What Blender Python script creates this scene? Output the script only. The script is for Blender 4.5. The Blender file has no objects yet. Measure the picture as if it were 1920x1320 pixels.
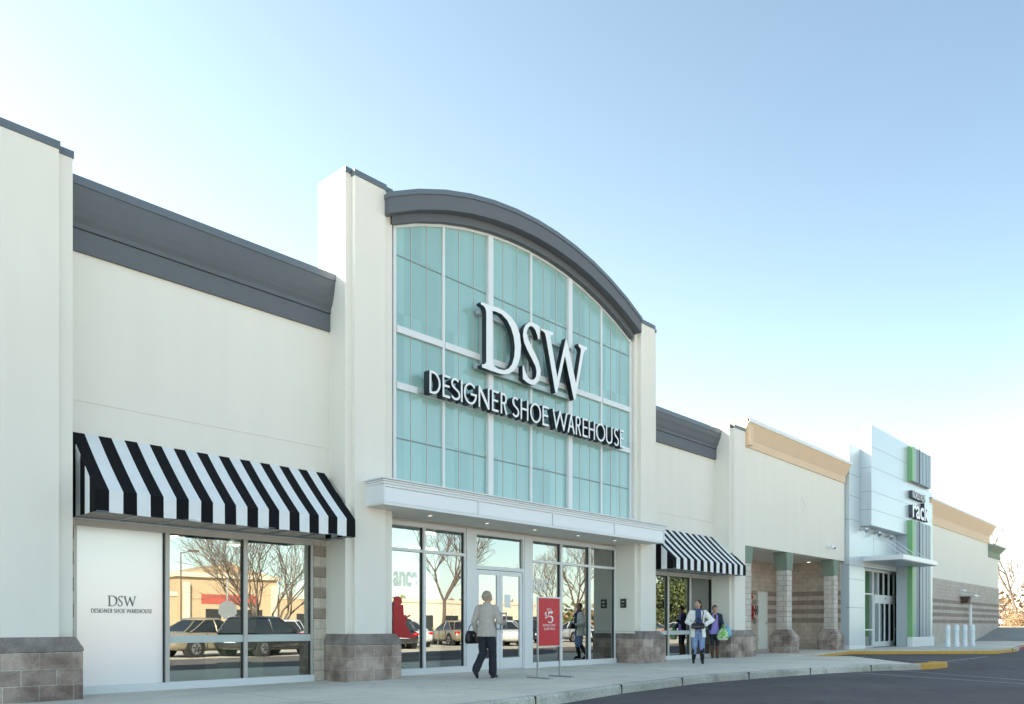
import bpy, bmesh, math, random
from mathutils import Vector, Matrix
random.seed(7)
SC = bpy.context.scene
COL = SC.collection
PI = math.pi

# ------------------------------------------------------------------ camera
F_PX = 1465.0; HOR = 1172.0; EYE = 1.02
TH = math.atan(1375 / F_PX); CT, ST = math.cos(TH), math.sin(TH)
cd = bpy.data.cameras.new('camera'); cam = bpy.data.objects.new('camera', cd); COL.objects.link(cam)
cd.sensor_width = 36; cd.sensor_fit = 'HORIZONTAL'; cd.lens = 36 * F_PX / 1920
cd.shift_x = 0; cd.shift_y = (HOR - 660) / 1920
cd.clip_start = 0.1; cd.clip_end = 3000
cam.location = (0, 0, EYE); cam.rotation_euler = (PI / 2, 0, TH - PI / 2)
SC.camera = cam
# ------------------------------------------------------------------ sky and sun
SUN_AZ = math.radians(131)      # direction towards the sun, counter-clockwise from +X
SUN_EL = math.radians(30)
SKY_STRENGTH = 0.070; EXPOSURE = 2.1; HAZE_SUN = 0.42; HAZE_LOW = 0.33
w = bpy.data.worlds.new('World'); SC.world = w; w.use_nodes = True
nt = w.node_tree; bg = nt.nodes['Background']
sky = nt.nodes.new('ShaderNodeTexSky'); sky.sky_type = 'NISHITA'; sky.sun_disc = False
sky.sun_elevation = SUN_EL; sky.sun_rotation = PI / 2 - SUN_AZ
sky.altitude = 0; sky.air_density = 1.0; sky.dust_density = 1.2; sky.ozone_density = 1.0
tint = nt.nodes.new('ShaderNodeMix'); tint.data_type = 'RGBA'; tint.blend_type = 'MULTIPLY'; tint.inputs[0].default_value = 1
tint.inputs[7].default_value = (0.955, 1.0, 0.90, 1); nt.links.new(sky.outputs[0], tint.inputs[6]); nt.links.new(tint.outputs[2], bg.inputs[0]); bg.inputs[1].default_value = SKY_STRENGTH
# thin bright winter haze added to the sky: thickest at the horizon and towards the sun
def wmath(op, a, b_=None, clamp=False):
    n = nt.nodes.new('ShaderNodeMath'); n.operation = op; n.use_clamp = clamp
    for k, q in enumerate((a, b_)):
        if q is None: continue
        if isinstance(q, (int, float)): n.inputs[k].default_value = q
        else: nt.links.new(q, n.inputs[k])
    return n.outputs[0]
wtc = nt.nodes.new('ShaderNodeTexCoord'); wsp = nt.nodes.new('ShaderNodeSeparateXYZ'); nt.links.new(wtc.outputs['Generated'], wsp.inputs[0])
wdt = nt.nodes.new('ShaderNodeVectorMath'); wdt.operation = 'DOT_PRODUCT'; nt.links.new(wtc.outputs['Generated'], wdt.inputs[0])
wdt.inputs[1].default_value = (math.cos(SUN_AZ) * math.cos(SUN_EL), math.sin(SUN_AZ) * math.cos(SUN_EL), math.sin(SUN_EL))
wz = wmath('MAXIMUM', wsp.outputs[2], 0.0)
term1 = wmath('MULTIPLY', wmath('MULTIPLY', wmath('EXPONENT', wmath('MULTIPLY', wz, -3.0)), wmath('MAXIMUM', wmath('ADD', wdt.outputs['Value'], 0.25), 0.0)), HAZE_SUN)
term2 = wmath('MULTIPLY', wmath('EXPONENT', wmath('MULTIPLY', wz, -6.0)), HAZE_LOW)
bg2 = nt.nodes.new('ShaderNodeBackground'); bg2.inputs[0].default_value = (0.88, 0.99, 1.0, 1); nt.links.new(wmath('ADD', term1, term2), bg2.inputs[1])
wad = nt.nodes.new('ShaderNodeAddShader'); nt.links.new(bg.outputs[0], wad.inputs[0]); nt.links.new(bg2.outputs[0], wad.inputs[1])
nt.links.new(wad.outputs[0], nt.nodes['World Output'].inputs[0])
sd = bpy.data.lights.new('sun', 'SUN'); sd.energy = 5.0; sd.angle = math.radians(0.5); sd.color = (1.0, 0.88, 0.74)
so = bpy.data.objects.new('sun', sd); COL.objects.link(so)
sdir = Vector((math.cos(SUN_AZ) * math.cos(SUN_EL), math.sin(SUN_AZ) * math.cos(SUN_EL), math.sin(SUN_EL)))
so.rotation_euler = sdir.to_track_quat('Z', 'Y').to_euler(); so.location = sdir * 60
SC.view_settings.view_transform = 'Standard'; SC.view_settings.look = 'None'
SC.view_settings.exposure = EXPOSURE; SC.view_settings.gamma = 1.0
SC.cycles.use_denoising = True
SC.cycles.max_bounces = 8; SC.cycles.transparent_max_bounces = 12

# ------------------------------------------------------------------ pixel helpers (measuring only)
def ray(u, v):
    a = (u - 960) / F_PX; b = (HOR - v) / F_PX
    return CT + a * ST, ST - a * CT, b
def onY(u, v, D):
    x, y, z = ray(u, v); t = D / y
    return x * t, z * t + EYE
def onZ(u, v, Z=0.0):
    x, y, z = ray(u, v); t = (Z - EYE) / z
    return x * t, y * t
def mirX(u, y):            # where something behind the camera stands to show up at column u in the shop glass
    az = TH - math.atan((u - 960) / F_PX)
    return (24.8 - y) / math.tan(az)

# ------------------------------------------------------------------ materials
def new_mat(name):
    m = bpy.data.materials.new(name); m.use_nodes = True
    n = m.node_tree.nodes; b = n['Principled BSDF']
    return m, m.node_tree, b
def simple(name, col, rough=0.6, metal=0.0, var=0.08, scale=6.0, bump=0.0, bscale=60.0, spec=0.5, coat=0.0):
    m, t, b = new_mat(name)
    b.inputs['Roughness'].default_value = rough; b.inputs['Metallic'].default_value = metal
    b.inputs['Specular IOR Level'].default_value = spec
    b.inputs['Coat Weight'].default_value = coat
    tc = t.nodes.new('ShaderNodeTexCoord')
    no = t.nodes.new('ShaderNodeTexNoise'); no.inputs['Scale'].default_value = scale; no.inputs['Detail'].default_value = 6
    t.links.new(tc.outputs['Object'], no.inputs['Vector'])
    mx = t.nodes.new('ShaderNodeMix'); mx.data_type = 'RGBA'
    c = Vector(col)
    mx.inputs[6].default_value = (*(c * (1 - var)), 1); mx.inputs[7].default_value = (*[min(1, q * (1 + var)) for q in c], 1)
    t.links.new(no.outputs['Fac'], mx.inputs[0]); t.links.new(mx.outputs[2], b.inputs['Base Color'])
    if bump > 0:
        n2 = t.nodes.new('ShaderNodeTexNoise'); n2.inputs['Scale'].default_value = bscale; n2.inputs['Detail'].default_value = 5
        t.links.new(tc.outputs['Object'], n2.inputs['Vector'])
        bp = t.nodes.new('ShaderNodeBump'); bp.inputs['Strength'].default_value = bump; bp.inputs['Distance'].default_value = 0.01
        t.links.new(n2.outputs['Fac'], bp.inputs['Height']); t.links.new(bp.outputs[0], b.inputs['Normal'])
    return m
def emis(name, col, s):
    m, t, b = new_mat(name); b.inputs['Base Color'].default_value = (*col, 1)
    b.inputs['Emission Color'].default_value = (*col, 1); b.inputs['Emission Strength'].default_value = s
    return m

def stucco_mat(name, col):
    m, t, b = new_mat(name); L = t.links; N = t.nodes
    b.inputs['Roughness'].default_value = 0.85; b.inputs['Specular IOR Level'].default_value = 0.25
    g = N.new('ShaderNodeNewGeometry')
    n1 = N.new('ShaderNodeTexNoise'); n1.inputs['Scale'].default_value = 0.5; n1.inputs['Detail'].default_value = 6
    mp = N.new('ShaderNodeMapping'); mp.inputs['Scale'].default_value = (3.0, 3.0, 0.35)
    n2 = N.new('ShaderNodeTexNoise'); n2.inputs['Scale'].default_value = 1.0; n2.inputs['Detail'].default_value = 5
    L.new(g.outputs['Position'], n1.inputs['Vector']); L.new(g.outputs['Position'], mp.inputs['Vector']); L.new(mp.outputs[0], n2.inputs['Vector'])
    ad = N.new('ShaderNodeMath'); ad.operation = 'ADD'; L.new(n1.outputs['Fac'], ad.inputs[0]); L.new(n2.outputs['Fac'], ad.inputs[1])
    r = N.new('ShaderNodeMapRange'); r.inputs['From Min'].default_value = 0.6; r.inputs['From Max'].default_value = 1.4
    r.inputs['To Min'].default_value = 0.965; r.inputs['To Max'].default_value = 1.02; L.new(ad.outputs[0], r.inputs['Value'])
    mx = N.new('ShaderNodeVectorMath'); mx.operation = 'SCALE'; mx.inputs[0].default_value = col; L.new(r.outputs[0], mx.inputs['Scale'])
    L.new(mx.outputs[0], b.inputs['Base Color'])
    n3 = N.new('ShaderNodeTexNoise'); n3.inputs['Scale'].default_value = 90; n3.inputs['Detail'].default_value = 4
    L.new(g.outputs['Position'], n3.inputs['Vector'])
    bp = N.new('ShaderNodeBump'); bp.inputs['Strength'].default_value = 0.25; bp.inputs['Distance'].default_value = 0.006
    L.new(n3.outputs['Fac'], bp.inputs['Height']); L.new(bp.outputs[0], b.inputs['Normal'])
    return m

def block_mat(name, c1, c2, mortar, bw=0.42, bh=0.21, ms=0.006, stain=0.5, bands=None, offset=0.5, blotch=None):
    """masonry laid on vertical faces: (x+y, z) pattern; bands: darker courses between given heights"""
    m, t, b = new_mat(name); L = t.links; N = t.nodes
    b.inputs['Roughness'].default_value = 0.9; b.inputs['Specular IOR Level'].default_value = 0.2
    g = N.new('ShaderNodeNewGeometry'); s = N.new('ShaderNodeSeparateXYZ'); L.new(g.outputs['Position'], s.inputs[0])
    a = N.new('ShaderNodeMath'); a.operation = 'ADD'; L.new(s.outputs[0], a.inputs[0]); L.new(s.outputs[1], a.inputs[1])
    cv = N.new('ShaderNodeCombineXYZ'); L.new(a.outputs[0], cv.inputs[0]); L.new(s.outputs[2], cv.inputs[1])
    br = N.new('ShaderNodeTexBrick'); br.offset = offset
    br.inputs['Color1'].default_value = (*c1, 1); br.inputs['Color2'].default_value = (*c2, 1); br.inputs['Mortar'].default_value = (*mortar, 1)
    br.inputs['Scale'].default_value = 1; br.inputs['Mortar Size'].default_value = ms
    br.inputs['Brick Width'].default_value = bw; br.inputs['Row Height'].default_value = bh; br.inputs['Mortar Smooth'].default_value = 0.3
    L.new(cv.outputs[0], br.inputs['Vector'])
    colr = br.outputs['Color']
    if bands:
        # dark courses
        acc = None
        for z0, z1 in bands:
            p = N.new('ShaderNodeMath'); p.operation = 'COMPARE'; L.new(s.outputs[2], p.inputs[0])
            p.inputs[1].default_value = (z0 + z1) / 2; p.inputs[2].default_value = (z1 - z0) / 2
            if acc is None: acc = p.outputs[0]
            else:
                q = N.new('ShaderNodeMath'); q.operation = 'MAXIMUM'; L.new(acc, q.inputs[0]); L.new(p.outputs[0], q.inputs[1]); acc = q.outputs[0]
        mb = N.new('ShaderNodeMix'); mb.data_type = 'RGBA'; mb.blend_type = 'MULTIPLY'; L.new(acc, mb.inputs[0]); L.new(colr, mb.inputs[6])
        mb.inputs[7].default_value = (0.60, 0.56, 0.54, 1); colr = mb.outputs[2]
    no = N.new('ShaderNodeTexNoise'); no.inputs['Scale'].default_value = 2.2; no.inputs['Detail'].default_value = 8; no.inputs['Roughness'].default_value = 0.65
    L.new(g.outputs['Position'], no.inputs['Vector'])
    cr = N.new('ShaderNodeValToRGB'); cr.color_ramp.elements[0].position = 0.35; cr.color_ramp.elements[1].position = 0.62
    cr.color_ramp.elements[0].color = (1 - stain, 1 - stain * 1.08, 1 - stain * 1.1, 1); cr.color_ramp.elements[1].color = (1.05, 1.05, 1.05, 1)
    L.new(no.outputs['Fac'], cr.inputs[0])
    mu = N.new('ShaderNodeMix'); mu.data_type = 'RGBA'; mu.blend_type = 'MULTIPLY'; mu.inputs[0].default_value = 1
    L.new(colr, mu.inputs[6]); L.new(cr.outputs[0], mu.inputs[7]); L.new(mu.outputs[2], b.inputs['Base Color'])
    n3 = N.new('ShaderNodeTexNoise'); n3.inputs['Scale'].default_value = 28; n3.inputs['Detail'].default_value = 6
    L.new(g.outputs['Position'], n3.inputs['Vector'])
    mh = N.new('ShaderNodeMath'); mh.operation = 'MULTIPLY_ADD'; L.new(br.outputs['Fac'], mh.inputs[0]); mh.inputs[1].default_value = -0.8; L.new(n3.outputs['Fac'], mh.inputs[2])
    bp = N.new('ShaderNodeBump'); bp.inputs['Strength'].default_value = 0.9; bp.inputs['Distance'].default_value = 0.035
    L.new(mh.outputs[0], bp.inputs['Height']); L.new(bp.outputs[0], b.inputs['Normal'])
    return m

def ground_mat(name, base, spread, fine=120.0, rough=0.9, bump=0.4, joint=None, cracks=False, speck=0.15, marks=0.0):
    m, t, b = new_mat(name); L = t.links; N = t.nodes
    b.inputs['Roughness'].default_value = rough; b.inputs['Specular IOR Level'].default_value = 0.3
    g = N.new('ShaderNodeNewGeometry')
    n1 = N.new('ShaderNodeTexNoise'); n1.inputs['Scale'].default_value = 0.45; n1.inputs['Detail'].default_value = 9; n1.inputs['Roughness'].default_value = 0.62
    n2 = N.new('ShaderNodeTexNoise'); n2.inputs['Scale'].default_value = fine; n2.inputs['Detail'].default_value = 3
    L.new(g.outputs['Position'], n1.inputs['Vector']); L.new(g.outputs['Position'], n2.inputs['Vector'])
    r1 = N.new('ShaderNodeMapRange'); r1.inputs['From Min'].default_value = 0.3; r1.inputs['From Max'].default_value = 0.7
    r1.inputs['To Min'].default_value = 1 - spread; r1.inputs['To Max'].default_value = 1 + spread; L.new(n1.outputs['Fac'], r1.inputs['Value'])
    r2 = N.new('ShaderNodeMapRange'); r2.inputs['From Min'].default_value = 0.3; r2.inputs['From Max'].default_value = 0.7
    r2.inputs['To Min'].default_value = 1 - speck; r2.inputs['To Max'].default_value = 1 + speck; L.new(n2.outputs['Fac'], r2.inputs['Value'])
    mu = N.new('ShaderNodeMath'); mu.operation = 'MULTIPLY'; L.new(r1.outputs[0], mu.inputs[0]); L.new(r2.outputs[0], mu.inputs[1])
    val = mu.outputs[0]
    if cracks:
        vo = N.new('ShaderNodeTexVoronoi'); vo.feature = 'DISTANCE_TO_EDGE'; vo.inputs['Scale'].default_value = 0.22
        wn = N.new('ShaderNodeTexNoise'); wn.inputs['Scale'].default_value = 1.5; wn.inputs['Detail'].default_value = 5
        L.new(g.outputs['Position'], wn.inputs['Vector'])
        va = N.new('ShaderNodeVectorMath'); va.operation = 'MULTIPLY_ADD'; L.new(wn.outputs['Color'], va.inputs[0]); va.inputs[1].default_value = (0.8, 0.8, 0); L.new(g.outputs['Position'], va.inputs[2])
        L.new(va.outputs[0], vo.inputs['Vector'])
        rc = N.new('ShaderNodeMapRange'); rc.inputs['From Min'].default_value = 0.0; rc.inputs['From Max'].default_value = 0.006
        rc.inputs['To Min'].default_value = 0.62; rc.inputs['To Max'].default_value = 1.0; L.new(vo.outputs['Distance'], rc.inputs['Value'])
        m2 = N.new('ShaderNodeMath'); m2.operation = 'MULTIPLY'; L.new(val, m2.inputs[0]); L.new(rc.outputs[0], m2.inputs[1]); val = m2.outputs[0]
    if joint:
        s = N.new('ShaderNodeSeparateXYZ'); L.new(g.outputs['Position'], s.inputs[0])
        for ax, per, off in joint:
            a = N.new('ShaderNodeMath'); a.operation = 'ADD'; L.new(s.outputs[ax], a.inputs[0]); a.inputs[1].default_value = off
            w1 = N.new('ShaderNodeMath'); w1.operation = 'PINGPONG'; L.new(a.outputs[0], w1.inputs[0]); w1.inputs[1].default_value = per / 2
            rj = N.new('ShaderNodeMapRange'); rj.inputs['From Min'].default_value = 0.006; rj.inputs['From Max'].default_value = 0.014
            rj.inputs['To Min'].default_value = 0.55; rj.inputs['To Max'].default_value = 1.0; L.new(w1.outputs[0], rj.inputs['Value'])
            m3 = N.new('ShaderNodeMath'); m3.operation = 'MULTIPLY'; L.new(val, m3.inputs[0]); L.new(rj.outputs[0], m3.inputs[1]); val = m3.outputs[0]
    if marks:
        vo = N.new('ShaderNodeTexVoronoi'); vo.inputs['Scale'].default_value = 1.9; L.new(g.outputs['Position'], vo.inputs['Vector'])
        rr = N.new('ShaderNodeMapRange'); rr.inputs['From Min'].default_value = .035; rr.inputs['From Max'].default_value = .07; rr.inputs['To Min'].default_value = .60; L.new(vo.outputs['Distance'], rr.inputs['Value'])
        m4 = N.new('ShaderNodeMath'); m4.operation = 'MULTIPLY'; L.new(val, m4.inputs[0]); L.new(rr.outputs[0], m4.inputs[1]); val = m4.outputs[0]
        n5 = N.new('ShaderNodeTexNoise'); n5.inputs['Scale'].default_value = 1.3; n5.inputs['Detail'].default_value = 10; n5.inputs['Roughness'].default_value = .7; n5.inputs['Distortion'].default_value = .6; L.new(g.outputs['Position'], n5.inputs['Vector'])
        r5 = N.new('ShaderNodeMapRange'); r5.inputs['From Min'].default_value = .34; r5.inputs['From Max'].default_value = .46; r5.inputs['To Min'].default_value = 1 - marks; L.new(n5.outputs['Fac'], r5.inputs['Value'])
        m5 = N.new('ShaderNodeMath'); m5.operation = 'MULTIPLY'; L.new(val, m5.inputs[0]); L.new(r5.outputs[0], m5.inputs[1]); val = m5.outputs[0]
    sc = N.new('ShaderNodeVectorMath'); sc.operation = 'SCALE'; sc.inputs[0].default_value = base; L.new(val, sc.inputs['Scale'])
    L.new(sc.outputs[0], b.inputs['Base Color'])
    bp = N.new('ShaderNodeBump'); bp.inputs['Strength'].default_value = bump; bp.inputs['Distance'].default_value = 0.006
    L.new(n2.outputs['Fac'], bp.inputs['Height']); L.new(bp.outputs[0], b.inputs['Normal'])
    return m

def glass_mat(name, refl=0.45, tint=(0.72, 0.78, 0.74), rough=0.0, wob=0.0):
    m = bpy.data.materials.new(name); m.use_nodes = True; t = m.node_tree; N = t.nodes; L = t.links
    for n in list(N): N.remove(n)
    out = N.new('ShaderNodeOutputMaterial'); mx = N.new('ShaderNodeMixShader'); tr = N.new('ShaderNodeBsdfTransparent'); gl = N.new('ShaderNodeBsdfGlossy')
    tr.inputs[0].default_value = (*tint, 1); gl.inputs['Roughness'].default_value = rough; gl.inputs[0].default_value = (0.90, 0.95, 0.93, 1)
    fr = N.new('ShaderNodeFresnel'); fr.inputs[0].default_value = 1.5
    ad = N.new('ShaderNodeMath'); ad.operation = 'ADD'; ad.use_clamp = True; L.new(fr.outputs[0], ad.inputs[0]); ad.inputs[1].default_value = refl
    L.new(ad.outputs[0], mx.inputs[0]); L.new(tr.outputs[0], mx.inputs[1]); L.new(gl.outputs[0], mx.inputs[2]); L.new(mx.outputs[0], out.inputs[0])
    if wob > 0:
        g = N.new('ShaderNodeNewGeometry'); no = N.new('ShaderNodeTexNoise'); no.inputs['Scale'].default_value = 0.9; no.inputs['Detail'].default_value = 1
        L.new(g.outputs['Position'], no.inputs['Vector'])
        bp = N.new('ShaderNodeBump'); bp.inputs['Strength'].default_value = wob; bp.inputs['Distance'].default_value = 0.01
        L.new(no.outputs['Fac'], bp.inputs['Height']); L.new(bp.outputs[0], gl.inputs['Normal'])
    return m

M = {}
M['stucco'] = stucco_mat('cream stucco', (0.80, 0.78, 0.705))
M['stucco_light'] = stucco_mat('pale stucco', (0.82, 0.80, 0.71))
M['grey'] = simple('slate grey render', (0.115, 0.128, 0.145), 0.7, var=0.06, scale=3, bump=0.15, bscale=80)
M['grey_cap'] = simple('slate grey metal', (0.12, 0.15, 0.18), 0.5, var=0.06)
M['tan'] = simple('tan render', (0.74, 0.56, 0.39), 0.8, var=0.05, scale=1.5, bump=0.1)
M['tan_cap'] = simple('white coping metal', (0.75, 0.77, 0.78), 0.5, var=0.03)
M['green_cap'] = simple('sage green render', (0.21, 0.275, 0.215), 0.8, var=0.06)
M['stone'] = block_mat('brown split stone', (0.58, 0.48, 0.41), (0.36, 0.295, 0.26), (0.66, 0.60, 0.52), 0.42, 0.215, 0.009, stain=0.55)
M['stone_cap'] = block_mat('dark sloped cap stone', (0.36, 0.325, 0.305), (0.29, 0.265, 0.25), (0.40, 0.37, 0.34), 0.45, 0.5, 0.006, stain=0.45)
BANDS = [(2.27, 2.46), (1.89, 2.08), (1.51, 1.70), (1.13, 1.32)]
M['arcade'] = block_mat('banded concrete block', (0.72, 0.62, 0.52), (0.66, 0.565, 0.475), (0.55, 0.48, 0.41), 0.40, 0.19, 0.005, stain=0.18, bands=BANDS)
M['rear_stone'] = block_mat('banded pale block', (0.58, 0.53, 0.46), (0.54, 0.49, 0.43), (0.48, 0.44, 0.39), 0.40, 0.19, 0.004, stain=0.1, bands=BANDS)
M['strip'] = block_mat('banded block strip', (0.66, 0.60, 0.50), (0.60, 0.545, 0.46), (0.50, 0.45, 0.39), 0.40, 0.19, 0.006, stain=0.15, bands=[(k * 0.38 - 0.01, k * 0.38 + 0.18) for k in range(3, 7)])
M['column'] = block_mat('pale column block', (0.70, 0.66, 0.59), (0.63, 0.59, 0.52), (0.30, 0.27, 0.24), 0.40, 0.19, 0.006, stain=0.12)
M['white_metal'] = simple('white painted aluminium', (0.72, 0.75, 0.76), 0.35, var=0.02)
M['bronze'] = simple('champagne aluminium', (0.50, 0.49, 0.46), 0.4, metal=0.2, var=0.03)
M['soffit'] = simple('soffit board', (0.70, 0.67, 0.61), 0.7, var=0.06, scale=1.5)
M['dark'] = simple('black rubber', (0.02, 0.02, 0.022), 0.6)
M['glass'] = glass_mat('shop glass', 0.30, wob=0.03)
M['glass_door'] = glass_mat('door glass', 0.33, wob=0.01)
M['white'] = simple('white film', (0.86, 0.88, 0.88), 0.30, var=0.02, scale=1.2, spec=1.0, coat=1.0)
M['white'].node_tree.nodes['Principled BSDF'].inputs['Coat IOR'].default_value = 2.2; M['white'].node_tree.nodes['Principled BSDF'].inputs['Coat Roughness'].default_value = 0.18
M['black_cloth'] = simple('black canvas', (0.008, 0.009, 0.011), 0.85, var=0.2, spec=0.15, bump=0.2, bscale=200)
M['white_cloth'] = simple('white canvas', (0.76, 0.79, 0.80), 0.7, var=0.07, bump=0.2, bscale=200)
M['fascia_white'] = simple('white fascia panel', (0.78, 0.81, 0.83), 0.35, var=0.02, scale=1.2)
M['white_letter'] = simple('white acrylic', (0.80, 0.83, 0.84), 0.4, var=0.01)
M['black_letter'] = simple('black letter side', (0.018, 0.025, 0.032), 0.4, var=0.1)
M['raceway'] = simple('silver raceway', (0.42, 0.50, 0.50), 0.45, metal=0.3, var=0.05)
M['yellow'] = simple('worn yellow paint', (0.62, 0.36, 0.06), 0.75, var=0.25, scale=9, bump=0.3)
M['red_paint'] = simple('red kerb paint', (0.42, 0.06, 0.07), 0.75, var=0.2)
M['concrete'] = ground_mat('sidewalk concrete', (0.74, 0.685, 0.58), 0.14, 60, joint=[(0, 3.05, 0.35), (1, 2.1, -0.62)], speck=0.22, cracks=False, marks=0.16)
M['kerb'] = ground_mat('kerb stone', (0.54, 0.52, 0.45), 0.30, 35, bump=1.0, joint=None, speck=0.25, marks=0.30)
M['asphalt'] = ground_mat('asphalt', (0.115, 0.105, 0.105), 0.2, 220, rough=0.85, bump=0.5, cracks=True, speck=0.22, marks=0.25)
M['line'] = simple('worn road paint', (0.36, 0.36, 0.36), 0.8, var=0.35, scale=18)
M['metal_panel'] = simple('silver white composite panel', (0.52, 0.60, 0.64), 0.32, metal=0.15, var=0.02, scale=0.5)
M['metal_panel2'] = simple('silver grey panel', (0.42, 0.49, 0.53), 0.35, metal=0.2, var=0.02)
M['seam'] = simple('panel joint', (0.22, 0.27, 0.29), 0.6)
M['fin_green'] = simple('bright green fin', (0.20, 0.44, 0.20), 0.5, var=0.05)
M['fin_grey'] = simple('grey ribbed fin', (0.27, 0.34, 0.38), 0.45, metal=0.2, var=0.08)
M['fin_dark'] = simple('dark rib gap', (0.08, 0.10, 0.12), 0.6)
M['steel'] = simple('brushed steel', (0.45, 0.47, 0.50), 0.35, metal=0.8, var=0.05)
M['bollard'] = simple('pale bollard paint', (0.78, 0.84, 0.86), 0.5, var=0.06)
M['red_sign'] = simple('red poster', (0.55, 0.010, 0.022), 0.45, var=0.05)
M['red'] = simple('red paint', (0.45, 0.03, 0.03), 0.5)
M['door_white'] = simple('white steel door', (0.84, 0.87, 0.80), 0.55, var=0.02)
M['brown'] = simple('brown lamp housing', (0.10, 0.06, 0.05), 0.5)
M['skin'] = simple('skin', (0.50, 0.30, 0.22), 0.55, var=0.06, scale=20)
M['cream'] = simple('cream laminate', (0.70, 0.68, 0.54), 0.6, var=0.06)
M['lamp'] = emis('lamp', (1.0, 0.78, 0.5), 6.0)
M['lamp_white'] = emis('downlight', (1.0, 0.93, 0.8), 0.35)
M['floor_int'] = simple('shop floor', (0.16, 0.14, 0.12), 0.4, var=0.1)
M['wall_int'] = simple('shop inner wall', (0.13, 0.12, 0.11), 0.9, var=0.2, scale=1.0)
M['lit_grass'] = ground_mat('dry verge', (0.42, 0.36, 0.24), 0.25, 20)
M['bark'] = simple('bark', (0.13, 0.10, 0.08), 0.9, var=0.3, scale=12)
M['needle'] = simple('evergreen leaves', (0.06, 0.085, 0.03), 0.7, var=0.45, scale=3)
M['brown_leaf'] = simple('dry orange leaves', (0.27, 0.165, 0.09), 0.8, var=0.4, scale=2)
M['reflect_tan'] = simple('tan shop wall', (0.42, 0.30, 0.19), 0.85, var=0.06)
M['reflect_cream'] = simple('cream shop wall', (0.52, 0.46, 0.36), 0.85, var=0.05)
M['reflect_red'] = simple('red shop band', (0.36, 0.07, 0.05), 0.8)
M['black_trim'] = simple('black plastic', (0.02, 0.02, 0.02), 0.4)

def teal_mat():
    m, t, b = new_mat('teal glass'); L = t.links; N = t.nodes
    g = N.new('ShaderNodeNewGeometry'); no = N.new('ShaderNodeTexNoise'); no.inputs['Scale'].default_value = 0.5; no.inputs['Detail'].default_value = 4
    L.new(g.outputs['Position'], no.inputs['Vector'])
    mx = N.new('ShaderNodeMix'); mx.data_type = 'RGBA'; mx.inputs[6].default_value = (0.245, 0.43, 0.41, 1); mx.inputs[7].default_value = (0.34, 0.55, 0.52, 1)
    L.new(no.outputs['Fac'], mx.inputs[0]); L.new(mx.outputs[2], b.inputs['Base Color'])
    sn = N.new('ShaderNodeVectorMath'); sn.operation = 'SNAP'; L.new(g.outputs['Position'], sn.inputs[0]); sn.inputs[1].default_value = (.436, 50, 1.17)
    wn = N.new('ShaderNodeTexWhiteNoise'); L.new(sn.outputs[0], wn.inputs['Vector'])
    r = N.new('ShaderNodeMapRange'); r.inputs['To Min'].default_value = .90; r.inputs['To Max'].default_value = 1.08; L.new(wn.outputs['Value'], r.inputs['Value'])
    sc = N.new('ShaderNodeVectorMath'); sc.operation = 'SCALE'; L.new(mx.outputs[2], sc.inputs[0]); L.new(r.outputs[0], sc.inputs['Scale']); L.new(sc.outputs[0], b.inputs['Base Color'])
    b.inputs['Roughness'].default_value = 0.05; b.inputs['IOR'].default_value = 1.75
    nv = N.new('ShaderNodeVectorMath'); nv.operation = 'MULTIPLY_ADD'; L.new(wn.outputs['Color'], nv.inputs[0]); nv.inputs[1].default_value = (.03, 0, .03); L.new(g.outputs['Normal'], nv.inputs[2])
    nn = N.new('ShaderNodeVectorMath'); nn.operation = 'NORMALIZE'; L.new(nv.outputs[0], nn.inputs[0]); L.new(nn.outputs[0], b.inputs['Normal'])
    return m
M['teal'] = teal_mat()

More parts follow.
